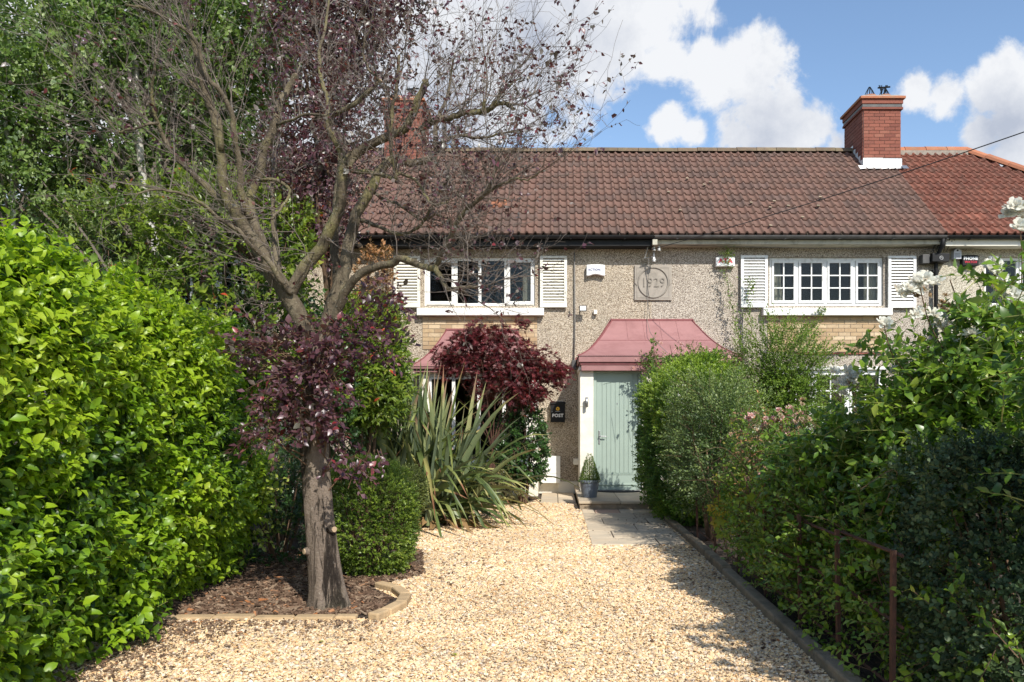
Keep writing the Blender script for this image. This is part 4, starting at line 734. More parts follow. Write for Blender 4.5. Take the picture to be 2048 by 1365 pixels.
def shoots(B_, D, L_, n, ang=55, up=.35, bend=0., jit=.25, t0=.15, flat=0.):
    m = len(B_); D = unit(D+0.0); L_ = np.broadcast_to(np.asarray(L_, float), (m,)); t = np.linspace(t0, 1, n)
    ref = unit(np.cross(D, rng.normal(size=(m,3)))); ref2 = np.cross(D, ref)
    ph = rng.uniform(0, 6.28, m)[:,None]+np.arange(n)[None]*2.4
    rad = ref[:,None]*np.cos(ph)[...,None]+ref2[:,None]*np.sin(ph)[...,None]
    a = R(ang)*(1-.45*t)[None,:,None]*rng.uniform(.8, 1.2, (m,n,1))
    pos = B_[:,None]+D[:,None]*(L_[:,None]*t[None])[...,None]; pos[...,2] += bend*(L_[:,None]*t[None]**2)
    d = D[:,None]*np.cos(a)+rad*np.sin(a)+rng.normal(size=(m,n,3))*jit*.5
    if flat: d[...,2] *= (1-flat)
    nr = D[:,None]*.7+np.array([0,0,up*2])+rng.normal(size=(m,n,3))*jit-rad*.3
    return pos.reshape(-1,3), d.reshape(-1,3), nr.reshape(-1,3)
def stems(m_, B_, D, L_, r=.002, bend=0., k=3, frac=1.0):
    for i in range(len(B_)):
        if frac < 1 and random.random() > frac: continue
        p = B_[i]-D[i]*.05; q = B_[i]+D[i]*L_[i]; mid_ = (p+q)/2; q = q+np.array([0,0,bend*L_[i]]); m_.tube([p, mid_, q], [r*1.4, r, r*.5], k, cap=False)
_nw = [(np.random.default_rng(50+i).normal(size=3), np.random.default_rng(90+i).uniform(0,6.28)) for i in range(14)]
def wob(Q, f): return sum(np.sin((Q*f)@v+p) for v, p in _nw)/math.sqrt(14)/.9
def ell_pts(n, c, r, lo=.8, hi=1.0, lump=.1, f=3., pw=2.0, zmin=None):
    d = unit(rng.normal(size=(n,3))); 
    if pw != 2: d = d/((np.abs(d)**pw).sum(1, keepdims=True)**(1/pw))
    rr_ = rng.uniform(lo**2, hi**2, n)**.5*(1+lump*wob(d*np.array(r), f)); p = np.array(c)+d*np.array(r)*rr_[:,None]; nr = unit(d/np.array(r))
    if zmin is not None: k = p[:,2] > zmin; p, nr, rr_ = p[k], nr[k], rr_[k]
    return p, nr, rr_
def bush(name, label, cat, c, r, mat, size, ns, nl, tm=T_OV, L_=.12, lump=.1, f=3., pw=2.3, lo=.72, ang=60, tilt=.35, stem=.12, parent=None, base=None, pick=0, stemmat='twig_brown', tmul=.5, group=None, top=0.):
    th = parent or thing(name, (c[0], c[1], 0), label, cat, group)
    p, nr, q = ell_pts(ns, c, r, lo, 1.0, lump, f, pw, .03); D = unit(nr+rng.normal(size=p.shape)*tilt+np.array([0,0,.35])); LL = L_*rng.uniform(.6, 1.35, len(p))
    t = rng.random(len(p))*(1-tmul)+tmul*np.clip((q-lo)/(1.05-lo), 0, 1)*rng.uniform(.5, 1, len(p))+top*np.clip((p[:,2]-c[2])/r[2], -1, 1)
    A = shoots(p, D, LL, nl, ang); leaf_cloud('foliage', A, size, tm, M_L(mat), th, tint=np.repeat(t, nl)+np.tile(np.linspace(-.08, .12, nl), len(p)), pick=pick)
    m_ = MB()
    if stem: stems(m_, p, D, LL, .0022, frac=stem)
    for i in range(9):
        a = 2*math.pi*i/9; m_.tube([(c[0]+.05*math.cos(a), c[1]+.05*math.sin(a), 0), (c[0]+r[0]*.4*math.cos(a), c[1]+r[1]*.4*math.sin(a), c[2]*.8), (c[0]+r[0]*.7*math.cos(a), c[1]+r[1]*.7*math.sin(a), c[2]+r[2]*.5)], [.018,.012,.004], 5)
    m_.build('branches', M[stemmat], th)['kind'] = 'stuff'; return th
def M_L(k): return L[k]

# ---- hedge beside the drive: superellipse section swept along Y
hg = thing('hedge', (-3.4,5,0), 'tall bright yellow-green broadleaf hedge along the edge of the gravel drive', 'hedge')
def hedge_pts(n, x0, x1, y0, y1, h, inset=0., lump=.075, endr=.55):
    y = y0+(y1-y0)*rng.random(n); face = rng.random(n) < .66; v = rng.random(n); e = np.clip((y1-y)/endr, 0, 1); e = 1-(1-e)**2.5
    zf = .04+v*(h-.10); rnd = np.clip((zf-(h-.35))/.35, 0, 1); xf = x1-.30*rnd**2-.16*np.clip(1-zf/.9, 0, 1)**1.5; xt = x0+v*(x1-x0-.12)
    X = np.where(face, xf, xt); Zz = np.where(face, zf, h-.05*np.clip((xt-x1+.4)/.4, 0, 1))
    N_ = np.column_stack([np.where(face, 1-.6*rnd, .15), .9*(1-e), np.where(face, .1+.8*rnd, 1.)]); N_ = unit(N_)
    X = x0+(X-x0)*(.30+.70*e)+(7.85-y)*.085; Zz = Zz*(1-.04*(1-e))*(.965-.017*(y-3.7)); Pn = np.column_stack([X, y, Zz])
    b_ = wob(Pn, 2.6)*lump+wob(Pn, 7)*lump*.45; return Pn+N_*(b_-inset)[:,None], N_
def do_hedge(n, inset, tl):
    Pn, N_ = hedge_pts(n, -4.1, -2.93, 2.2, 7.85, 2.36, inset*rng.random(n)); k = Pn[:,2] > .03; return Pn[k], N_[k]
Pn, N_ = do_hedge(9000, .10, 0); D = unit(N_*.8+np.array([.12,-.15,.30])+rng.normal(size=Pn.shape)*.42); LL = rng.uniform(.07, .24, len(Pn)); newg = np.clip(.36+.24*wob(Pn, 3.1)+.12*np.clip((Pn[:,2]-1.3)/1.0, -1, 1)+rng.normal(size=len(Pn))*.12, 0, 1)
# tall leading shoots above the top
k = 42; tp = np.column_stack([rng.uniform(-3.7,-2.95,k), rng.uniform(3.3,7.2,k), np.full(k, 2.08)]); td = unit(np.column_stack([rng.normal(size=k)*.12, rng.normal(size=k)*.12, np.ones(k)])); tl_ = rng.uniform(.16,.40,k)
A1 = shoots(Pn, D, LL, 9, 62, .45, bend=.05); A2 = shoots(tp, td, tl_, 9, 50, .3)
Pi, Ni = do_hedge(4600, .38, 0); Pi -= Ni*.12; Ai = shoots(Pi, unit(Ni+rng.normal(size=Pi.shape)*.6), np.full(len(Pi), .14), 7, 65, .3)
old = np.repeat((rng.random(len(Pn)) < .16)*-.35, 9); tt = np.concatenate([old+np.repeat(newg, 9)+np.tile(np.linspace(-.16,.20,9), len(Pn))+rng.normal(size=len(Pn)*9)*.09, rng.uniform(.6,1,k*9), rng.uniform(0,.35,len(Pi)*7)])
AA = [np.vstack([a, b_, c_]) for a, b_, c_ in zip(A1, A2, Ai)]
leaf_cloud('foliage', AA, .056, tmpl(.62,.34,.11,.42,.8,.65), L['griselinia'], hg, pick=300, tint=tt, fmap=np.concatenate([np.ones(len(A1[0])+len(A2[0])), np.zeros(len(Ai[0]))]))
m_ = MB(); stems(m_, Pn, D, LL, .0028, frac=.35); stems(m_, tp, td, tl_, .004); m_.build('twigs', M['stem_green'], hg)
m_ = MB()
for i in range(40): y = 2.6+5.1*i/40; m_.tube([(-3.45+random.uniform(-.3,.3), y, 0), (-3.4+random.uniform(-.3,.3), y+random.uniform(-.1,.1), 1.1), (-3.3+random.uniform(-.4,.3), y+random.uniform(-.2,.2), 2.1)], [.028,.02,.006], 5)
m_.build('trunk', M['twig_brown'], hg)

# ---- plum tree traced limb by limb
pt = thing('plum_tree', (-1.71,6.02,0), 'old purple-leaved plum tree with half-bare grey branches growing from the bark bed', 'tree')
TY = 6.02
def PL(pts, Y0, Y1=None):
    n = len(pts); Y1 = Y0 if Y1 is None else Y1; return [Vector(P(px, py, Y0+(Y1-Y0)*i/(n-1))) for i, (px, py) in enumerate(pts)]
def smooth(pts, rad, sub=4):
    out_, ro = [], []; n = len(pts)
    for i in range(n-1):
        p0, p1, p2, p3 = pts[max(i-1,0)], pts[i], pts[i+1], pts[min(i+2,n-1)]
        for k in range(sub):
            t = k/sub; out_.append(.5*((2*p1)+(p2-p0)*t+(2*p0-5*p1+4*p2-p3)*t*t+(3*p1-p0-3*p2+p3)*t**3)); ro.append(rad[i]+(rad[i+1]-rad[i])*t)
    out_.append(pts[-1]); ro.append(rad[-1]); return out_, ro
# trunk with flutes
tr = PL([(658,1222),(655,1180),(648,1120),(640,1040),(634,960),(630,900),(634,840),(640,780),(638,720),(632,670)], TY); trr = [.138,.124,.115,.108,.103,.100,.099,.100,.106,.104]
tp_, tq = smooth(tr, trr, 5); K = 40; V = []
for i, (p, r_) in enumerate(zip(tp_, tq)):
    for j in range(K):
        a = 2*math.pi*j/K; fl_ = 1+.055*math.cos(3*a+.6+p.z*.5)+.03*math.cos(5*a+2-p.z*.8)+.02*math.sin(9*a+p.z*6)-.22*math.exp(-((((a-4.95+.10*math.sin(p.z*3))+math.pi)%(2*math.pi)-math.pi)/.13)**2)*max(0, 1-p.z/1.5)
        fl_ *= 1+.22*math.exp(-p.z*9)*(1+.5*math.cos(4*a)); rr_ = r_*fl_; V.append((p.x+rr_*math.cos(a), p.y+rr_*math.sin(a), max(p.z, -.01)-.02*(i == 0)))
MB().poly(V, [(i*K+j, i*K+(j+1)%K, (i+1)*K+(j+1)%K, (i+1)*K+j) for i in range(len(tp_)-1) for j in range(K)]).build('trunk', M['trunk'], pt, smooth=True)
for px, py, sx_ in ((673,1058,1),(609,1102,-1)):
    q_ = Vector(P(px-sx_*15,py,TY-.05)); kn = MB().tube([q_, q_+Vector((sx_*.045,-.03,.0))], [.040,.027], 10).build('knot', M['trunk'], pt, smooth=True); MB().tube([q_+Vector((sx_*.045,-.03,.0)), q_+Vector((sx_*.052,-.036,.0))], .021, 10).build('cut_face', M['cut'], kn)
U = F/6.0
limbs = [ # points, Y start, Y end, r start px, r end px
 ([(628,720),(605,650),(575,590),(545,550),(518,500),(492,460),(468,420),(451,385),(443,320),(432,250),(410,180),(392,105),(372,30),(360,-40)], 6.0, 5.4, 27, 4),
 ([(600,640),(580,590),(548,545),(524,490),(505,440),(499,400),(519,345),(528,300),(548,255),(557,215),(575,180),(592,150)], 6.0, 6.3, 19, 9),
 ([(570,600),(556,540),(550,494),(545,430),(545,366),(551,330)], 6.05, 6.6, 10, 4),
 ([(575,610),(583,585),(605,541),(642,494),(664,450),(682,410),(684,366),(691,330),(711,309),(741,289),(777,274),(810,256),(827,225),(840,190),(852,160)], 5.95, 5.5, 18, 8),
 ([(640,700),(655,650),(668,600),(688,545),(698,490),(712,430),(741,381),(759,341),(788,319),(821,326),(854,320),(873,302),(870,271),(873,240),(885,218),(900,170),(905,120)], 6.05, 6.5, 22, 3),
 ([(650,700),(672,640),(676,570),(669,500),(673,428),(676,366),(683,322),(672,285),(659,240),(655,200),(642,150),(640,100),(652,50),(660,-20)], 6.1, 6.6, 15, 3),
 ([(691,330),(680,300),(666,277),(656,238),(680,222),(705,210),(732,188),(760,161)], 5.8, 5.5, 9, 5),
 ([(760,163),(742,145),(725,112),(730,80),(745,40),(748,-10)], 5.5, 5.4, 4, 2),
 ([(711,311),(700,340),(735,344),(770,352),(793,358),(788,330),(781,290),(782,240),(792,175),(798,110)], 5.7, 5.3, 7, 4),
 ([(840,262),(865,243),(900,236),(931,226),(971,224),(987,213),(1008,206),(1020,213),(1027,219)], 5.6, 5.2, 10, 4),
 ([(968,224),(969,201)], 5.38, 5.36, 6, 5),
 ([(980,218),(1003,190),(1025,165),(1045,158)], 5.3, 5.2, 3.5, 1.5),
 ([(872,300),(880,288),(900,276),(929,272),(954,276),(978,274),(1006,266),(1040,262)], 6.3, 6.0, 6, 2),
 ([(668,640),(684,600),(705,562),(740,538),(785,527),(802,517),(840,530),(865,538),(880,515),(900,480),(912,450),(928,424),(950,405),(975,380),(990,345),(994,315)], 6.0, 5.1, 13, 3),
 ([(868,536),(880,552),(887,565),(897,578),(926,575),(952,574)], 5.4, 5.2, 8, 4),
 ([(975,384),(1000,370),(1030,358),(1055,360),(1080,345)], 5.2, 5.0, 4, 1.5),
 ([(583,585),(560,560),(535,520),(500,490),(476,461),(440,440),(403,407),(366,388),(311,381),(270,390)], 5.85, 5.2, 9, 2),
 ([(468,420),(436,396),(410,370),(388,350),(359,322),(330,282),(315,242),(304,205),(309,146),(319,73),(322,20)], 5.8, 5.5, 11, 2),
 ([(500,440),(482,380),(480,330),(472,290),(465,238),(447,190),(414,154),(397,95),(377,66),(344,44),(293,18),(250,10)], 5.8, 5.2, 10, 2.5),
 ([(443,300),(436,234),(420,210),(407,190),(377,165)], 5.6, 5.5, 8, 6),
 ([(556,250),(580,240),(620,228),(655,232)], 6.2, 5.9, 4, 3),
 ([(520,360),(555,362),(580,382),(560,420),(542,440)], 6.0, 5.7, 5, 3),
 ([(315,245),(290,250),(250,262),(235,262),(200,220),(165,190)], 5.5, 5.1, 4, 1.5),
 ([(741,381),(770,400),(800,410),(840,440),(870,430),(900,440)], 6.3, 5.8, 5, 2),
 ([(720,440),(760,455),(800,470),(835,455),(860,420),(880,380),(905,350)], 6.2, 5.7, 6, 2),
 ([(788,345),(830,360),(850,390),(865,410),(895,405)], 5.7, 5.4, 5, 2),
]
segs = []
for pts, Ya, Yb, ra, rb in limbs:
    p3 = PL(pts, Ya, Yb); rr_ = [(ra+(rb-ra)*(i/(len(pts)-1))**.8)*.76/U*Ya/6 for i in range(len(pts))]; sp_, sr = smooth(p3, rr_, 4)
    sp_ = [p+Vector((random.uniform(-1,1),random.uniform(-1,1),random.uniform(-1,1)))*.006 for p in sp_]
    br_ = MB().tube(sp_, sr, 10).build('limb', M['bark'], pt, smooth=True)
    if rb >= 5: d = (sp_[-1]-sp_[-2]).normalized(); MB().tube([sp_[-1]-d*.001, sp_[-1]+d*.004], sr[-1]*.86, 10).build('cut_face', M['cut'], br_)
    for i in range(1, len(sp_)): segs.append((sp_[i-1], sp_[i], sr[i]))
# twigs: whippy shoots that turn up and outwards
tw = MB(); tips = []; cen = Vector((-1.75, 6.0, 3.0))
def twig(p, d, ln, r_, lv):
    n = 5 if lv < 2 else 4; pts = [p]; q = p.copy(); d = d.normalized()
    for i in range(n):
        d = (d+Vector((random.gauss(0,.17),random.gauss(0,.17),random.gauss(.05,.14)))).normalized(); q = q+d*ln/n; pts.append(q.copy())
    tw.tube(pts, [max(.0009, r_*(1-.75*i/n)) for i in range(n+1)], 4 if r_ > .003 else 3, cap=False); tips.append((pts, lv, d.copy()))
    if lv < 3:
        for c_ in range(random.choice((3,4,5)) if lv == 0 else (random.choice((1,2,3)) if lv == 1 else random.choice((0,1,1)))):
            i = random.randint(1, n); dd = (d*.75+Vector((random.gauss(0,.55),random.gauss(0,.55),random.gauss(.05,.5)))).normalized(); twig(pts[i].copy(), dd, ln*random.uniform(.42,.75), r_*.55, lv+1)
for a, c_, r_ in segs:
    if c_.z < 2.1 or r_ > .075: continue
    py_ = CY-(c_.z-CH)*F/c_.y; px_ = CX+c_.x*F/c_.y
    pr = .34 if r_ < .02 else .21
    if px_ < 460 and py_ < 430: pr *= 1.5
    if px_ > 780: pr *= 1.9
    if random.random() < pr:
        o_ = (c_-cen); o_.z *= .5; d = (o_.normalized()*.7+(c_-a).normalized()*.6+Vector((random.gauss(0,.45),random.gauss(0,.5),random.gauss(.25,.4))))
        twig(c_.copy(), d, random.uniform(.30,.70), min(r_*.45, .0044), 0)
    if random.random() < .05: twig(c_.copy(), Vector((random.gauss(0,.08),random.gauss(0,.08),1)), random.uniform(.5,.9), .0045, 0)
tw.build('twigs', M['twig'], pt)
print('twigs', len(tips))
LP, LD = [], []
for pts, lv, d in tips:
    if lv < 1: continue
    p = pts[-1]; px_ = CX+p.x*F/p.y; py_ = CY-(p.z-CH)*F/p.y
    pr = .10 if px_ < 520 else (.5 if py_ < 330 else .36)
    if px_ > 820: pr = .36
    if random.random() < pr:
        for k in range(random.randint(2,5)): LP.append(p.lerp(pts[-3], random.random())); LD.append(d*.4+Vector((random.gauss(0,.6),random.gauss(0,.6),random.gauss(-.5,.4))))
LP, LD = np.array([tuple(v) for v in LP]), np.array([tuple(v) for v in LD]); leaf_cloud('foliage', (LP, LD, rng.normal(size=LP.shape)), .032, T_OV, L['purple'], pt)
# leafy suckers round the trunk
sp = []
for (px,py,rx,rz,w_) in ((640,680,45,40,26),(600,715,75,50,52),(705,690,80,55,60),(640,780,75,60,60),(575,790,60,40,32),(525,870,45,10,14),(500,700,30,20,12),(730,625,50,35,20),(640,840,45,30,25),(560,840,60,16,16),(540,700,45,45,20),(540,660,40,30,8),(685,930,28,45,10),(720,905,45,14,6),(755,590,40,40,10)):
    for i in range(w_):
        a = random.uniform(0,6.28); u = math.sqrt(random.random()); sp.append(P(px+rx*u*math.cos(a), py+rz*u*math.sin(a), TY-.10+random.uniform(-.32,.15)))
sp = np.array(sp); D = unit((sp-np.array([-1.76,TY,1.9]))*np.array([1.2,1,.35])+rng.normal(size=sp.shape)*.35+np.array([0,-.15,.12])); LL = rng.uniform(.10,.24,len(sp))
A = shoots(sp, D, LL, 9, 60, .5, bend=-.25); tn = np.repeat(rng.random(len(sp))*.85, 9)+rng.normal(size=len(A[0]))*.08+(rng.random(len(A[0])) < .03)*.5
sk = leaf_cloud('sucker_foliage', A, .052, T_OV, L['purple'], pt, pick=240, tint=tn); m_ = MB(); stems(m_, sp, D, LL, .0022, -.2)
for s_ in sp[::6]: m_.tube([(-1.76+random.uniform(-.05,.05), TY-.05, s_[2]-.15-random.random()*.15), tuple(s_)], [.006,.003], 4)
m_.build('suckers', M['twig_brown'], pt)

# ---- generic leafy tree
def tree(name, label, base, top, tr_r, clumps, mat, lsize, ns, nl, bark, tm=T_Q, L_=.22, droop=0., cat='tree', parts=None, tb=.0):
    th = thing(name, base, label, cat); b0_ = Vector(base); t0_ = Vector(top); n = 9; pts = [b0_.lerp(t0_, i/n)+Vector((random.gauss(0,.05),random.gauss(0,.05),0))*(i > 0) for i in range(n+1)]
    sp_, sr = smooth(pts, [tr_r*(1-.75*i/n) for i in range(n+1)], 3); MB().tube(sp_, sr, 10).build('trunk', M[bark], th, smooth=True)
    PP, DD, TT_ = [], [], []; mb_ = MB()
    for c_, r_, w_ in clumps:
        k = int(ns*w_); p, nr, q = ell_pts(k, c_, r_, .25, 1.0, .25, 2.5, 2.2); PP.append(p); DD.append(nr*.6+rng.normal(size=p.shape)*.5+np.array([0,0,.1-droop])); TT_.append(rng.random(k)*.75+.25*rng.random())
        st_ = pts[min(n-1, max(2, int(n*min(.95, (c_[2]-.8)/max(.1, t0_.z)))))]; cv = Vector(c_)
        for q_ in range(4):
            e = cv+Vector([random.uniform(-.6,.6)*r_[i] for i in range(3)]); mb_.tube(smooth([st_, st_.lerp(e,.5)+Vector((0,0,.12)), e], [tr_r*.33, tr_r*.2, .004], 4)[0], [tr_r*.33*(1-i/9)+.003 for i in range(9)], 5)
    PP = np.vstack(PP); DD = unit(np.vstack(DD)); TT_ = np.concatenate(TT_); LL = L_*rng.uniform(.6,1.3,len(PP)); k = PP[:,2] > .05; PP, DD, TT_, LL = PP[k], DD[k], TT_[k], LL[k]
    A = shoots(PP, DD, LL, nl, 65, .25, bend=-droop, jit=.5); leaf_cloud('foliage', A, lsize, tm, L[mat], th, tint=np.repeat(TT_, nl)+tb+rng.normal(size=len(A[0]))*.08)
    stems(mb_, PP, DD, LL, .003, frac=.12); mb_.build('branches', M['twig'] if bark == 'birch_bark' else M[bark], th)['kind'] = 'stuff'; return th
def cl(px, py, Y, rx, rz, w_, ry=.8): return (tuple(P(px,py,Y)), (rx*Y/F, ry, rz*Y/F), w_)
Yb_ = 10.2
tree('birch_tree', 'tall white-barked birch with dense mid-green leaves above the far end of the bright hedge', P(305,1010,Yb_)*np.array([1,1,0]), P(275,-150,Yb_), .085,
     [cl(60,60,9.6,170,140,.7),cl(230,90,10.2,150,120,1.),cl(380,60,10.4,150,120,.8),cl(500,60,10.6,110,110,.8),cl(30,220,9.8,130,110,.55),cl(180,270,10.2,130,100,.42),cl(330,220,10.6,140,110,.9),cl(470,190,10.8,100,100,.7),cl(60,390,10,130,80,.5),cl(250,390,10.6,120,80,.5),cl(120,320,11,110,100,.25),cl(400,330,11,100,90,.5),cl(-80,200,9.6,120,200,.6),cl(150,-60,10,260,110,.8),cl(420,-70,10.4,220,90,.8)], 'birch', .060, 620, 12, 'birch_bark', T_OV, .26, .25)
tree('birch_tree', 'slim birch stem leaning behind the front corner of the bright hedge', P(90,1010,9.9)*np.array([1,1,0]), P(-10,30,9.7), .06, [cl(-30,300,9.8,120,120,.5),cl(90,150,9.9,120,100,.6)], 'birch', .058, 500, 10, 'birch_bark', T_OV, .24, .25)
tree('purple_plum_tree', 'dense dark purple-leaved tree rising behind the half-bare plum', P(660,1010,9.6)*np.array([1,1,0]), P(650,-80,9.6), .08,
     [cl(600,60,9.4,80,100,.6),cl(660,-30,9.5,110,90,.9),cl(700,60,9.6,90,80,.7),cl(770,-10,9.7,90,70,.5),cl(640,230,9.4,75,100,.75),cl(600,330,9.4,75,90,.8),cl(650,430,9.4,60,70,.42),cl(700,330,9.6,60,80,.35),cl(570,400,9.3,45,50,.2),cl(740,150,9.7,60,70,.25),cl(470,490,9.2,30,30,.08)], 'purple', .055, 480, 8, 'twig_brown', T_OV, .22, .15, tb=-.08)
tree('beech_tree', 'deep green broad tree filling the gap behind the birch and above the hedge', (-5.6,12.4,0), (-5.4,12.4,6.5), .12, [cl(60,380,12.2,170,110,.7),cl(250,440,12.4,150,90,.7),cl(420,430,12.4,120,90,.55),cl(330,250,12.6,150,120,.6),cl(480,300,12.6,90,110,.45),cl(500,120,12.6,90,120,.45),cl(300,60,12.8,180,120,.6),cl(60,120,12.5,170,130,.6)], 'beech', .085, 520, 10, 'twig_brown', T_OV, .28, .15)
# fill shrubs behind hedge
bush('laurel_shrub', 'mid-green glossy shrub between the birch stem and the old plum fork', 'shrub', tuple(P(455,590,8.9)), (.95,.5,1.25), 'photinia', .065, 2200, 8, T_OV, .16, .18, 2.5, tmul=.6)
bush('pieris_shrub', 'green shrub with a few orange-red shoot tips above the hedge top by the birch', 'shrub', tuple(P(235,620,8.6)), (.62,.45,1.15), 'photinia', .065, 620, 9, T_LA, .2, .2, 2.5)
th = bush('holm_shrub', 'dark green shrub filling the gap under the birch crown', 'shrub', tuple(P(130,560,10.8)), (1.4,.6,1.6), 'dark', .06, 900, 9, T_OV, .2, .2, 2.0)
bush('evergreen_shrub', 'dark evergreen mass behind the old plum trunk', 'shrub', tuple(P(560,820,9.3)), (.9,.6,1.35), 'dark', .06, 1200, 9, T_OV, .18, .15, 2.2, group=None)
bush('yew_shrub', 'very dark clipped shrub in the shade between the plum trunk and the hedge', 'shrub', tuple(P(560,1030,8.1)), (.46,.5,.62), 'dark', .03, 1100, 10, T_Q, .10, .06, 3)
bush('variegated_shrub', 'yellow-variegated shrub leaning out of the dark beside the hedge end', 'shrub', tuple(P(470,985,7.5)), (.36,.35,.62), 'varieg', .050, 190, 8, T_OV, .20, .3, 4, lo=.3, stem=.5)
# photinia by the bay
bush('photinia_shrub', 'glossy green shrub with scattered red new leaves behind the flax', 'shrub', tuple(P(726,742,9.8)), (.46,.5,.70), 'photinia', .085, 1700, 8, T_LA, .19, .14, 3, pw=2.2, top=.05)
# orange-brown climber on the wall
bush('copper_beech_climber', 'orange-brown leafed climber on the wall beside the ivory shutter', 'climber', tuple(P(752,590,14.6)), (.30,.25,.75), 'brown', .06, 330, 8, T_OV, .12, .2, 3)
# box
bush('box_bush', 'rounded clipped box bush tight against the plum trunk', 'shrub', tuple(P(736,1040,7.35)), (.45,.44,.59), 'box', .017, 6400, 12, T_Q, .05, .07, 6, pw=1.95, lo=.86, stem=.03, tilt=.5)
bush('box_bush', 'smaller olive-tinted box bush behind the rounded one, beside the flax', 'shrub', tuple(P(812,985,8.9)), (.20,.25,.24), 'olivebox', .018, 2200, 12, T_Q, .06, .06, 6, pw=2.5, lo=.82, stem=.03, tilt=.5)
bush('hebe_shrub', 'dry olive-brown twiggy shrub between the flax and the dark shrub', 'shrub', tuple(P(1000,965,13.3)), (.38,.3,.40), 'olive', .035, 1100, 9, T_Q, .12, .1, 4)
bush('camellia_shrub', 'dark glossy rounded shrub in front of the white meter box', 'shrub', tuple(P(1046,893,13.2)), (.37,.35,.62), 'dark', .055, 900, 8, T_OV, .11, .08, 4)
# flax
fx = thing('flax_plant', (-1.55,10.8,0), 'big New Zealand flax with arching bronze-green sword leaves on the edge of the gravel', 'flax')
def blade(b_, d, ln, wd, sag_, tint):
    n = 9; p = np.array(b_, float); d = np.array(d, float); d /= np.linalg.norm(d); side = np.cross(d, (0,0,1)); side = unit(side if np.linalg.norm(side) > .05 else np.array([1.,0,0])); th_ = random.uniform(-.9,.9); V = []
    kink = random.random() < .35; kp = random.randint(5,7)
    for i in range(n+1):
        u = i/n; wdt = wd*(.75+.6*u if u < .35 else .96*(1-((u-.35)/.65)**2.2)+.02); sd = side*math.cos(th_)+np.cross(d, side)*math.sin(th_); nrm = np.cross(sd, d)
        V += [p-sd*wdt/2+nrm*wdt*.16, p.copy(), p+sd*wdt/2+nrm*wdt*.16]
        d = d+np.array([0,0,-sag_*(.15+u*1.3)/n*2.2]); 
        if kink and i == kp: d = d+np.array([0,0,-1.1])
        d /= np.linalg.norm(d); p = p+d*ln/n
        if p[2] < .03: p[2] = .03
    T = [(i*3+j, i*3+j+1, i*3+j+4, i*3+j+3) for i in range(n) for j in (0,1)]; V = np.array(V)-np.array(fx.location)
    tnt = np.full(len(V), tint); tnt[-6:] = np.minimum(1, tnt[-6:]+.4); add('leaf', np_mesh('leaf', V, T, L['phormium'], tnt), fx)
for i in range(440):
    a = random.uniform(0, 6.28); cx_, cy_ = -1.96+random.gauss(0,.32), 10.75+random.gauss(0,.20); e = abs(random.gauss(0,.42)) if i % 5 < 3 else random.uniform(.45,1.08)
    right = math.cos(a)
    d = (math.sin(e)*math.cos(a)*1.1+.10, math.sin(e)*math.sin(a)*.8-.05, math.cos(e)); blade((cx_, cy_, .04), d, random.uniform(1.25,2.3)*(1-.1*e), random.uniform(.055,.09), random.uniform(.10,.38)+(.72*e if right > -.2 else .35*e), random.random()*.9)
for i in range(26):
    a = random.uniform(-2.6,-.2); blade((-1.6+random.gauss(0,.2), 10.7, .03), (math.cos(a),math.sin(a)*.8,.35), random.uniform(.7,1.2), .05, 1.2, .97)
# maple
jm = thing('japanese_maple', (X_(985,13.0),13.0,0), 'small crimson Japanese maple with layered crown in front of the bay window', 'tree')
m_ = MB(); bb = Vector((X_(985,13.0),13.0,0)); mc = []
for i in range(14):
    e = Vector(P(random.uniform(900,1105), random.uniform(680,790), 13.0+random.uniform(-.5,.5))); sp_, sr = smooth([bb+Vector((random.uniform(-.05,.05),0,0)), bb+Vector((0,0,.9)), bb.lerp(e,.6)+Vector((0,0,.5)), e], [.016,.013,.009,.003], 5); m_.tube(sp_, sr, 6)
m_.build('branches', M['rust'], jm)
PP = []
for (px,py,rx,rz,w_) in ((1000,720,105,45,1),(930,715,60,40,.5),(1060,745,70,45,.9),(990,675,55,25,.4),(1000,770,60,30,.6),(1050,790,45,22,.35),(1110,745,30,22,.25),(940,680,40,18,.2),(1040,650,14,12,.05),(960,655,14,12,.05),(905,720,35,22,.2)):
    p, nr, q = ell_pts(int(430*w_), P(px,py,13.0), (rx*13/F,.55,rz*13/F), .1, 1.0, .3, 4, 2.0); PP.append(p)
PP = np.vstack(PP); D = unit((PP-np.array(P(985,800,13)))*np.array([1,1,.5])+rng.normal(size=PP.shape)*.5-np.array([0,0,.25])); A = shoots(PP, D, np.full(len(PP), .10), 4, 60, .6, bend=-.5, flat=.0)
leaf_cloud('foliage', A, .072, T_MAP, L['maple'], jm, pick=0)
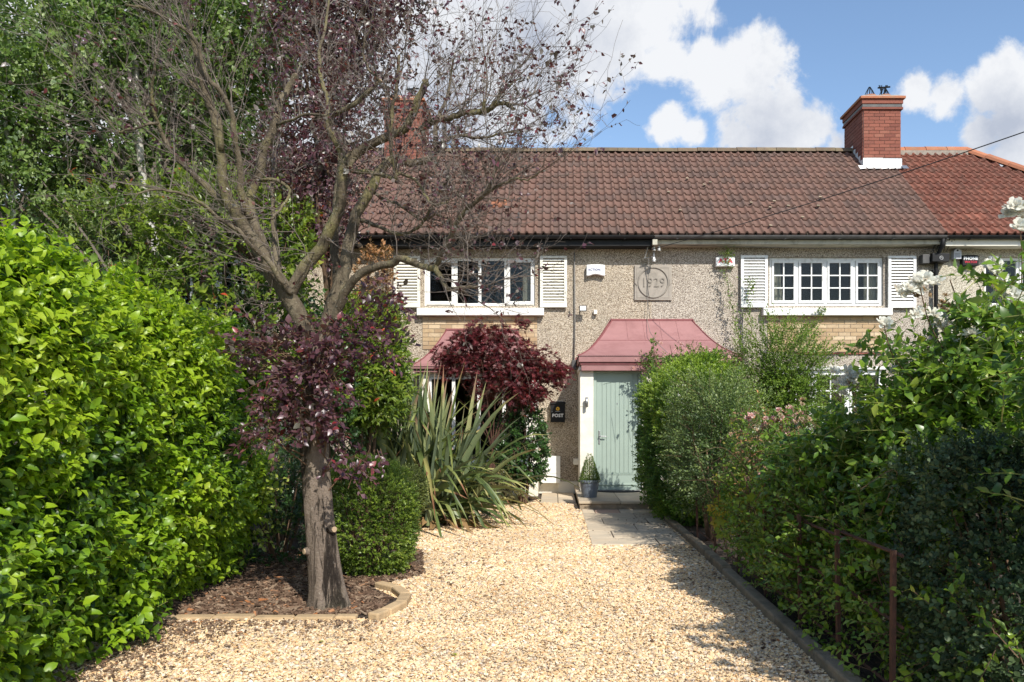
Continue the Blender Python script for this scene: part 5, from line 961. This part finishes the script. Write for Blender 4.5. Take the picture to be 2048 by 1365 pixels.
# potted box cone
pc = thing('potted_topiary', (X_(1178,13.0),13.0,.146), 'small clipped box cone in a slate-blue pot on the doorstep', 'potted plant')
xc, zb = X_(1179,13.0), .147; pr_ = X_(1199,13.0)-xc
MB().lathe((xc,13.0,zb), [(0,0),(pr_*.72,0),(pr_*.93,.20),(pr_*.95,.25),(pr_*1.08,.25),(pr_*1.08,.285),(pr_*.98,.285),(pr_*.95,.24),(0,.24)], 28).build('pot', M['pot'], pc, smooth=False)
n = 2600; u = 1-np.sqrt(rng.random(n)); a = rng.uniform(0,6.28,n); rr_ = (pr_*.95*(1-u)**.85+.008)*rng.uniform(.82,1.05,n); p = np.column_stack([xc+rr_*np.cos(a), 13+rr_*np.sin(a), zb+.25+u*.46]); nr = np.column_stack([np.cos(a), np.sin(a), np.full(n,.5)])
leaf_cloud('foliage', shoots(p, nr+rng.normal(size=p.shape)*.5, np.full(n,.022), 4, 60), .013, T_Q, L['box'], pc, tint=rng.random(n*4)*.6); MB().tube([(xc,13,zb+.2),(xc,13,zb+.65)], [.012,.004], 6).build('stem', M['twig_brown'], pc)

# ---- boundary on the other side: yew, dark shrub, fence, roses
yh = thing('yew_hedge', (1.85,11.4,0), 'tall feathery green yew hedge crowding the porch and the end of the path', 'hedge')
n = 9500; th_ = rng.random(n)
p, nr, q = ell_pts(n, (1.90,11.35,1.06), (.56,1.15,1.06), .80, 1.02, .10, 5, 3.6, .05)
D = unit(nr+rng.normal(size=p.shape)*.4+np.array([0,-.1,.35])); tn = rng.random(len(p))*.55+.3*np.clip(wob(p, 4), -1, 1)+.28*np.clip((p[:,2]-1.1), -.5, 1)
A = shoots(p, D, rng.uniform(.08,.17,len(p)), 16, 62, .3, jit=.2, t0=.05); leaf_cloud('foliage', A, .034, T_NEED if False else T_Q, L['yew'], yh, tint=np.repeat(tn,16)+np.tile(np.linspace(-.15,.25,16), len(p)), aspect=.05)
m_ = MB()
for i in range(16): m_.tube([(1.9+random.uniform(-.3,.3), 10.5+i*.12, 0), (1.9+random.uniform(-.3,.3), 10.5+i*.12, 1.9)], [.03,.006], 5)
m_.build('branches', M['twig_brown'], yh)['kind'] = 'stuff'
bush('cotoneaster_shrub', 'dusty dark-green small-leaved shrub between the yew hedge and the rusty fence', 'shrub', (1.84,9.3,1.12), (.42,1.15,.74), 'coton', .028, 4200, 10, T_Q, .18, .24, 4, pw=2.6, lo=.5, stem=.06, tmul=.4, top=.2)
bush('ivy_mass', 'tangled dark ground shrub along the foot of the rusty fence', 'shrub', (1.88,5.9,.50), (.26,2.5,.50), 'rose', .042, 1700, 8, T_OV, .18, .2, 3, lo=.2, stem=.8, tmul=.3)
# fence
fe = thing('iron_fence', (1.66,6.5,0), 'low rusty iron post-and-rail fence along the kerb under the roses', 'fence')
fy = [3.9,4.62,5.35,6.25,7.25,8.25,9.3]
for i, y in enumerate(fy):
    lean = random.uniform(-.02,.02); x = 1.655+random.uniform(-.012,.012); MB().prism([(x-.010,y-.016,-.02),(x+.010,y-.016,-.02),(x+.010,y+.016,-.02),(x-.010,y+.016,-.02)], (lean,0,.82)).build('post', M['rust'], fe)
for i in range(len(fy)-1):
    for z in (.76,.45,.12): MB().tube([(1.68,fy[i]-.05,z+random.uniform(-.02,.02)), (1.68,fy[i+1]+.05,z+random.uniform(-.02,.02))], [.010,.010], 4).build('rail', M['rust'], fe)
# yellowing vine on the fence
vn = thing('vine', (1.75,7.0,0), 'yellow-green vine with lobed leaves climbing the rusty fence posts', 'vine')
PP = []
for (px,py,rx,rz,w_) in ((1450,1010,25,40,26),(1500,1060,20,40,16),(1530,1010,26,40,18),(1450,1060,18,30,10),(1480,960,30,20,10),(1540,1080,20,35,8)):
    Y = {1450:8.0,1500:7.1,1530:6.5,1480:7.4,1540:6.4}[px]; 
    for i in range(w_): a = random.uniform(0,6.28); u = math.sqrt(random.random()); PP.append(P(px+rx*u*math.cos(a), py+rz*u*math.sin(a), Y+random.uniform(-.15,.2)))
PP = np.array(PP); A = (PP, rng.normal(size=PP.shape)*.6+np.array([-.2,-.2,-.5]), unit(rng.normal(size=PP.shape)*.5+np.array([-.5,-.7,.6])))
leaf_cloud('leaves', A, .085, T_VINE, L['vine'], vn, pick=len(PP)-4, tint=rng.random(len(PP))); p_, n_, q_ = ell_pts(260, (1.76,7.35,.68), (.14,1.1,.52), .1, 1, .2, 4, 2); A = shoots(p_, rng.normal(size=p_.shape)+np.array([-.6,-.3,.2]), np.full(len(p_),.12), 5, 60, .4); leaf_cloud('small_leaves', A, .040, T_OV, L['vine'], vn)
m_ = MB()
for i in range(14): y = random.uniform(6.2,8.2); m_.tube(smooth([Vector((1.75,y,0)), Vector((1.72+random.uniform(-.1,.1),y+random.uniform(-.3,.3),.5)), Vector((1.7+random.uniform(-.1,.1),y+random.uniform(-.5,.5),.95))], [.008,.006,.003])[0], .005, 4)
m_.build('stems', M['twig_brown'], vn)
def canes(par, n, box_, h, mat='twig_brown', r_=.006, spread=.35):
    m_ = MB(); ends = []
    for i in range(n):
        x, y = random.uniform(*box_[0]), random.uniform(*box_[1]); z = random.uniform(*h); a = Vector((x,y,0)); c_ = Vector((x+random.gauss(0,spread)-.12, y+random.gauss(0,spread), z)); mid_ = a.lerp(c_,.5)+Vector((random.gauss(0,.1),random.gauss(0,.1),.1))
        sp_, _ = smooth([a, mid_, c_, c_+Vector((random.gauss(-.08,.12),random.gauss(0,.12),random.uniform(-.1,.12)))], [1,1,1,1], 5); m_.tube(sp_, [r_*(1-.7*k/len(sp_)) for k in range(len(sp_))], 5, cap=False); ends.append(sp_)
    m_.build('canes', M[mat], par); return ends
def flower_mesh(mat, npet=16, cup=.5, seed=0):
    r0 = np.random.default_rng(seed); V, T, t = [], [], []
    for i in range(npet):
        ring = i/npet; a = i*2.4; el = .15+1.1*(1-ring)**1.2+r0.uniform(-.12,.12); ln = .62+.38*ring; wd = .62*(.6+.4*ring)
        d = np.array([math.cos(a)*math.cos(el), math.sin(a)*math.cos(el), math.sin(el)]); s_ = np.array([-math.sin(a), math.cos(a), 0]); n_ = np.cross(d, s_); k = len(V)
        V += [d*.05, d*ln*.55+s_*wd*.5-n_*.06, d*ln*.55-s_*wd*.5-n_*.06, d*ln+s_*wd*.35+n_*r0.uniform(-.12,.1), d*ln-s_*wd*.35+n_*r0.uniform(-.12,.1), d*ln*.55+n_*.08, d*ln*1.04]
        T += [(k,k+1,k+5),(k,k+5,k+2),(k+1,k+3,k+5),(k+5,k+3,k+6),(k+5,k+6,k+4),(k+5,k+4,k+2)]; t += [r0.random()]*7
    return np_mesh('flower', V, T, mat, t)
FW = [flower_mesh(L['petal'], 15, seed=i) for i in range(4)]; FP = [flower_mesh(L['pink'], 13, seed=10+i) for i in range(3)]; FB = [flower_mesh(L['brown'], 9, seed=20+i) for i in range(2)]
def flowers(par, lst, meshes, size, name='flower'):
    off = wl(par)
    for px, py, Y, n, sp_ in lst:
        for i in range(n):
            q_ = Vector(P(px+random.gauss(0,sp_), py+random.gauss(0,sp_*.7), Y+random.uniform(-.08,.08))); o = add(name, random.choice(meshes), par); s_ = size*random.uniform(.75,1.2)
            o.location = q_-off; o.rotation_euler = (random.uniform(.2,1.3), random.uniform(-.5,.5), random.uniform(-.8,.8)); o.scale = (s_,s_,s_)
# white rambler, near
wr = thing('rose_bush', (2.1,5.2,0), 'sprawling rambling rose with big cream-white blooms and large dark leaves above the rusty fence', 'rose')
PP, TT_ = [], []
for (px,py,Y,rx,rz,ry,w_) in ((1960,780,4.7,110,110,.4,130),(1850,760,5.1,80,80,.4,75),(1900,880,4.7,150,80,.4,150),(1740,900,5.6,110,70,.4,120),(1640,930,6.0,80,70,.4,90),(1760,830,5.5,60,50,.3,40),(1990,650,4.6,70,60,.3,45),(1915,640,4.9,40,35,.25,22),(1780,680,5.3,40,40,.25,16),(1600,1010,6.2,50,70,.3,55),(1700,1000,5.6,90,60,.4,80),(1820,980,5.0,120,60,.4,90),(2030,900,4.3,60,160,.4,60),(1570,900,6.6,50,40,.3,30),(1960,560,4.7,45,25,.2,10),(2020,740,4.5,40,60,.3,35),(1690,1090,5.2,60,60,.3,26),(1960,740,4.6,120,90,.4,150),(1830,800,4.9,110,80,.4,150),(1690,900,5.6,110,70,.4,150),(1800,900,5.2,150,80,.4,200),(1980,850,4.4,90,100,.4,140),(1600,960,6.2,60,80,.3,80),(2020,670,4.6,50,50,.3,45),(1900,960,4.4,110,60,.3,90),(1720,1010,5.5,90,60,.35,90),(1640,1050,5.9,60,70,.3,60),(1600,1130,6.0,35,60,.2,26),(1730,1130,5.0,60,60,.2,36),(1560,1000,6.6,30,60,.2,30),(1650,1080,5.4,60,70,.08,60),(1760,1060,4.5,50,80,.08,50),(1580,1100,6.2,30,70,.1,40),(1820,1000,4.4,60,60,.2,60),(1700,1180,4.9,40,40,.06,24)):
    p, nr, q = ell_pts(w_, P(px,py,Y), (rx*Y/F, ry, rz*Y/F), .1, 1, .2, 4, 2); PP.append(p); TT_.append(rng.random(len(p))*.6+.25*(py < 900))
for c_, r_, w_ in (((2.17,3.1,1.55),(.36,.6,.62),260),((2.3,3.6,1.6),(.3,.4,.5),70),((2.45,1.9,1.1),(.45,.5,.8),90)):
    p, nr, q = ell_pts(w_, c_, r_, .1, 1, .2, 4, 2); PP.append(p); TT_.append(rng.random(len(p))*.6)
PP = np.vstack(PP); TT_ = np.concatenate(TT_); D = unit(rng.normal(size=PP.shape)*.6+np.array([-.2,-.25,.15])); LL = rng.uniform(.10,.24,len(PP)); A = shoots(PP, D, LL, 9, 62, .7, bend=-.15, jit=.35)
leaf_cloud('foliage', A, .058, T_OV, L['rose'], wr, pick=300, tint=np.repeat(TT_,9)+rng.normal(size=len(A[0]))*.1); m_ = MB(); stems(m_, PP, D, LL, .0022, -.1); m_.build('twigs', M['stem_green'], wr)
ce = canes(wr, 34, ((1.85,2.6),(3.9,6.9)), (.7,1.2), r_=.005, spread=.10)
m_ = MB()
for a, c_, e in (((1990,760),(1930,640),(1900,560)),((1900,720),(1860,650),(1840,575)),((2040,640),(2044,520),(2038,440)),((1860,790),(1790,720),(1768,650)),((2005,700),(1995,620),(1990,545))): m_.tube(smooth(PL([a,c_,e],4.8,4.7),[.005,.004,.003])[0], .0035, 5)
m_.build('flower_stems', M['twig_brown'], wr)
flowers(wr, [(1830,568,4.8,9,16),(1850,560,4.8,5,14),(2036,425,4.6,7,13),(2040,450,4.6,3,6),(1990,540,4.7,7,9),(1992,540,4.7,4,10),(1768,650,5.2,3,7),(1705,752,5.5,6,11),(1682,775,5.5,5,9),(1880,642,4.9,3,8),(1895,655,4.9,2,6),(1930,690,4.9,4,20),(1800,740,5.2,4,14),(2020,590,4.6,4,12),(1985,620,4.6,3,14),(2040,610,4.6,2,6),(1900,760,4.9,2,20),(1815,580,4.8,5,12),(2000,548,4.7,4,10),(2044,415,4.6,4,8),(1692,765,5.5,4,14),(1960,690,4.5,3,20),(1850,625,4.8,3,14)], FW, .056)
flowers(wr, [(1900,610,4.8,7,16),(1995,575,4.7,6,10),(1840,590,4.8,4,10),(1860,690,5.0,4,16),(1700,785,5.5,4,12)], FB, .032, 'faded_flower')
# budlets: clusters of tiny pale buds
p = np.vstack([np.array(P(px,py,Y))+rng.normal(size=(26,3))*.05 for px,py,Y in ((1960,650,4.6),(1900,880,4.6),(1750,900,5.4),(1990,830,4.4),(1830,800,4.9),(2020,690,4.4),(1860,660,4.8))]); leaf_cloud('buds', (p, rng.normal(size=p.shape), rng.normal(size=p.shape)), .014, T_RND, L['petal'], wr)
# pink roses further back
pr = thing('rose_bush', (1.95,7.4,0), 'thin pink-flowered rose with dry brown heads between the dusty shrub and the white rambler', 'rose')
PP = []
for (px,py,Y,rx,rz,ry,w_) in ((1540,880,7.2,60,50,.35,110),(1500,930,7.6,45,50,.3,70),(1590,850,7.0,50,40,.3,80),(1560,960,7.0,40,60,.3,50),(1490,850,8.0,40,40,.3,50)):
    p, nr, q = ell_pts(w_, P(px,py,Y), (rx*Y/F, ry, rz*Y/F), .1, 1, .2, 4, 2); PP.append(p)
PP = np.vstack(PP); D = unit(rng.normal(size=PP.shape)+np.array([-.2,-.2,.4])); LL = rng.uniform(.08,.18,len(PP)); A = shoots(PP, D, LL, 7, 60, .5); leaf_cloud('foliage', A, .032, T_OV, L['rose'], pr, tint=rng.random(len(A[0]))*.9); m_ = MB(); stems(m_, PP, D, LL, .002); m_.build('twigs', M['twig_brown'], pr); p_, n_, q_ = ell_pts(170, (1.95,7.3,1.1), (.22,.9,.45), .1, 1, .2, 4, 2); A = shoots(p_, rng.normal(size=p_.shape)+np.array([-.5,-.4,.3]), np.full(len(p_),.12), 6, 60, .4); leaf_cloud('bronze_foliage', A, .034, T_OV, L['brown'], pr)
canes(pr, 34, ((1.78,2.1),(6.7,8.2)), (.7,1.3), r_=.0035, spread=.14)
flowers(pr, [(1570,825,7.0,6,9),(1592,838,7.0,5,8),(1545,845,7.0,4,8),(1528,850,7.2,2,6),(1520,958,7.1,4,7),(1498,835,7.4,3,8),(1565,868,7.0,4,8)], FP, .040); flowers(pr, [(1555,890,7.0,8,16),(1525,905,7.0,6,14),(1510,930,7.0,6,12),(1580,880,6.9,6,14),(1590,1040,6.3,4,7),(1640,1080,5.8,3,6),(1620,1095,5.8,3,6),(1520,820,7.4,4,12),(1480,870,7.6,4,12),(1540,860,7.0,14,26),(1560,930,6.9,14,30),(1600,830,6.8,8,20),(1500,1000,7.0,6,20),(1590,960,6.4,8,20)], FB, .032, 'faded_flower')
# climbing rose on the porch
pr = thing('climbing_rose', (1.7,12.9,0), 'climbing rose with pale pink clusters spilling over the edge of the porch roof', 'rose')
PP = []
for (px,py,Y,rx,rz,ry,w_) in ((1304,728,13.7,16,24,.1,40),(1345,728,13.5,40,15,.15,100),(1420,722,13.0,45,14,.3,100),(1300,790,13.85,10,40,.08,34),(1306,690,13.7,6,22,.1,10),(1380,705,13.3,40,10,.2,30),(1296,850,13.9,6,30,.05,8)):
    p, nr, q = ell_pts(w_, P(px,py,Y), (rx*Y/F, ry, rz*Y/F), .1, 1, .2, 4, 2); PP.append(p)
PP = np.vstack(PP); D = unit(rng.normal(size=PP.shape)*.7+np.array([-.2,-.3,.3])); LL = rng.uniform(.08,.2,len(PP)); A = shoots(PP, D, LL, 8, 60, .5); leaf_cloud('foliage', A, .040, T_OV, L['fine'], pr, tint=rng.random(len(A[0]))*.7); m_ = MB(); stems(m_, PP, D, LL, .0025, frac=.6)
for px in (1306,1340,1361,1402): m_.tube(PL([(px+8,740),(px+3,705),(px,680+random.randint(-8,12))],12.9), .004, 4)
m_.build('stems', M['twig_brown'], pr)
flowers(pr, [(1292,722,13.75,6,7),(1302,732,13.75,5,7),(1285,742,13.8,3,6),(1312,742,13.75,3,6),(1361,688,12.8,4,5),(1402,695,12.8,4,6),(1366,700,12.8,3,7),(1440,718,12.7,5,9),(1425,712,12.7,3,7),(1300,775,13.9,3,8),(1320,690,13.6,3,6),(1345,712,12.8,4,12),(1455,722,12.7,3,6)], FP, .036)
# fine green shrub in front of the small-paned house
bush('jasmine_shrub', 'airy bright green fine-leaved shrub in front of the brick panel of the greyer house', 'shrub', tuple(P(1565,770,13.3)), (.64,.45,.72), 'fine', .036, 3000, 11, T_OV, .26, .42, 3.4, lo=.15, stem=.2)
m_ = thing('climbing_vine', (X_(1480,15.0),15.0,0), 'thin green climber trailing up the wall past the ATA alarm box to the shutter', 'climber')
PP, DD = [], []; mb_ = MB()
for line in ([(1490,800),(1482,740),(1478,690),(1468,640),(1458,590),(1452,545),(1455,505),(1450,515)],[(1500,760),(1505,700),(1500,650),(1497,610),(1500,575),(1492,560)],[(1560,720),(1590,690),(1620,660),(1640,630),(1645,618)],[(1560,740),(1600,720),(1650,700),(1690,690)],[(1540,700),(1548,670),(1570,650)]):
    p3 = PL(line, 14.95, 15.0); sp_, _ = smooth(p3, [1]*len(p3), 6); sp_ = [q+Vector((random.gauss(0,.02),random.uniform(-.05,.0),random.gauss(0,.02))) for q in sp_]; mb_.tube(sp_, .005, 4, cap=False)
    for q in sp_:
        for k in range(3): PP.append(tuple(q)); DD.append((random.gauss(0,.7),-.4,random.gauss(0,.6)))
PP, DD = np.array(PP), unit(np.array(DD)); LL = rng.uniform(.06,.16,len(PP)); A = shoots(PP, DD, LL, 4, 60, .5); leaf_cloud('foliage', A, .042, T_OV, L['fine'], m_, tint=rng.random(len(A[0]))); mb_.build('stems', M['twig_brown'], m_)
bush('garden_shrub', 'leafy shrub below the ground-floor window of the greyer house', 'shrub', (5.3,13.0,.75), (1.5,.6,.85), 'rose', .05, 1200, 9, T_OV, .2, .2, 3)
bush('garden_shrub', 'leafy green shrub against the cream house', 'shrub', (8.2,13.2,1.0), (1.6,.6,1.1), 'fine', .05, 1000, 9, T_OV, .2, .2, 3)
tree('acer_shrub', 'small dark red shrub just below the cream house window', (8.9,13.6,0), (8.9,13.6,2.4), .03, [((8.9,13.6,2.9),(.45,.3,.55),1)], 'maple', .07, 260, 6, 'twig_brown', T_MAP, .1)
# near dark shrub
bush('privet_shrub', 'dense dark blue-green small-leaved shrub filling the near corner by the fence', 'shrub', (2.32,3.85,.62), (.50,.62,.74), 'privet', .025, 6200, 9, T_RND, .09, .10, 5, pw=3, lo=.84, stem=.05, tmul=.3)
bush('privet_shrub', 'dark small-leaved shrub behind the near one, under the white rambler', 'shrub', (2.6,5.2,.60), (.55,.9,.66), 'privet', .030, 3600, 9, T_RND, .10, .12, 4, pw=3, lo=.8, stem=.05, tmul=.3)
sg = thing('elder_sprig', (1.7,3.5,0), 'light green pointed sprig poking out at the foot of the dark near shrub', 'sprig')
p = np.array([P(1985,1335,3.45), P(2035,1300,3.3)]); D = unit(np.array([(-.9,-.2,.25),(-.5,-.3,.6)])); leaf_cloud('leaves', shoots(p, D, np.array([.16,.1]), 9, 55, .6, bend=.1), .055, T_LA, L['fine'], sg, pick=18, tint=np.full(18,.5)); m_ = MB(); stems(m_, p, D, [.16,.1], .003); m_.tube([(1.95,3.5,0), tuple(p[0]), ], .003, 4); m_.build('stem', M['stem_green'], sg)
# fallen leaves
FLs = [(648,1290,'griselinia',.05,'fresh green leaf fallen on the gravel in front of the edging'),(914,1318,'griselinia',.055,'pale green leaf lying alone near the middle of the drive'),(1121,1268,'griselinia',.04,'small green leaf on the gravel towards the path side'),(906,1134,'brown',.05,'reddish dead leaf on the gravel level with the tree bed'),(545,1218,'brown',.06,'orange dead leaf on the bark chips next to the plum trunk'),(1090,1133,'brown',.06,'curled brown leaf on the gravel before the path'),(872,1103,'brown',.05,'dark brown leaf on the gravel beyond the box bush'),(505,1216,'brown',.045,'tan leaf on the bark chips between the hedge and the trunk')]
for px, py, mt, s_, lb in FLs:
    q_ = G(px, py); o = add('fallen_leaf', np_mesh('leaf', T_OV[0]*s_, T_OV[1], L[mt], np.full(8, .85))); o.location = (q_[0], q_[1], .035 if mt == 'brown' and px < 600 else .022); o.rotation_euler = (random.uniform(-.2,.2), random.uniform(-.3,.3), random.uniform(0,6)); tag(o, lb, 'leaf')
# lichen flakes / moss scraps on the tiles
for px, py in ((1374,372),(1408,385),(1420,380),(1337,400),(1360,435),(1502,421),(1540,430),(1548,418),(1576,427),(1640,410),(1636,427),(1605,448),(1541,463)):
    t_ = (470-py)/167; yv = EY+t_*(RY-EY)*1.0; zv = Z_(py, yv); xq = X_(px, yv); o = MB().poly([(xq-.035,yv-.02,zv),(xq+.02,yv-.03,zv-.01),(xq+.04,yv+.01,zv+.02),(xq-.01,yv+.02,zv+.035)], [(0,1,2,3)])
    hh = EZ+(yv-EY)*.8586+.072; 
    me_ = MB().prism([(xq-.035,yv-.02,hh),(xq+.02,yv-.03,hh-.01),(xq+.04,yv+.02,hh+.02),(xq-.01,yv+.035,hh+.035)], (0,-.01,.012)).build('moss_scrap', M['kerbm'], HB if px > 1303 else HA)
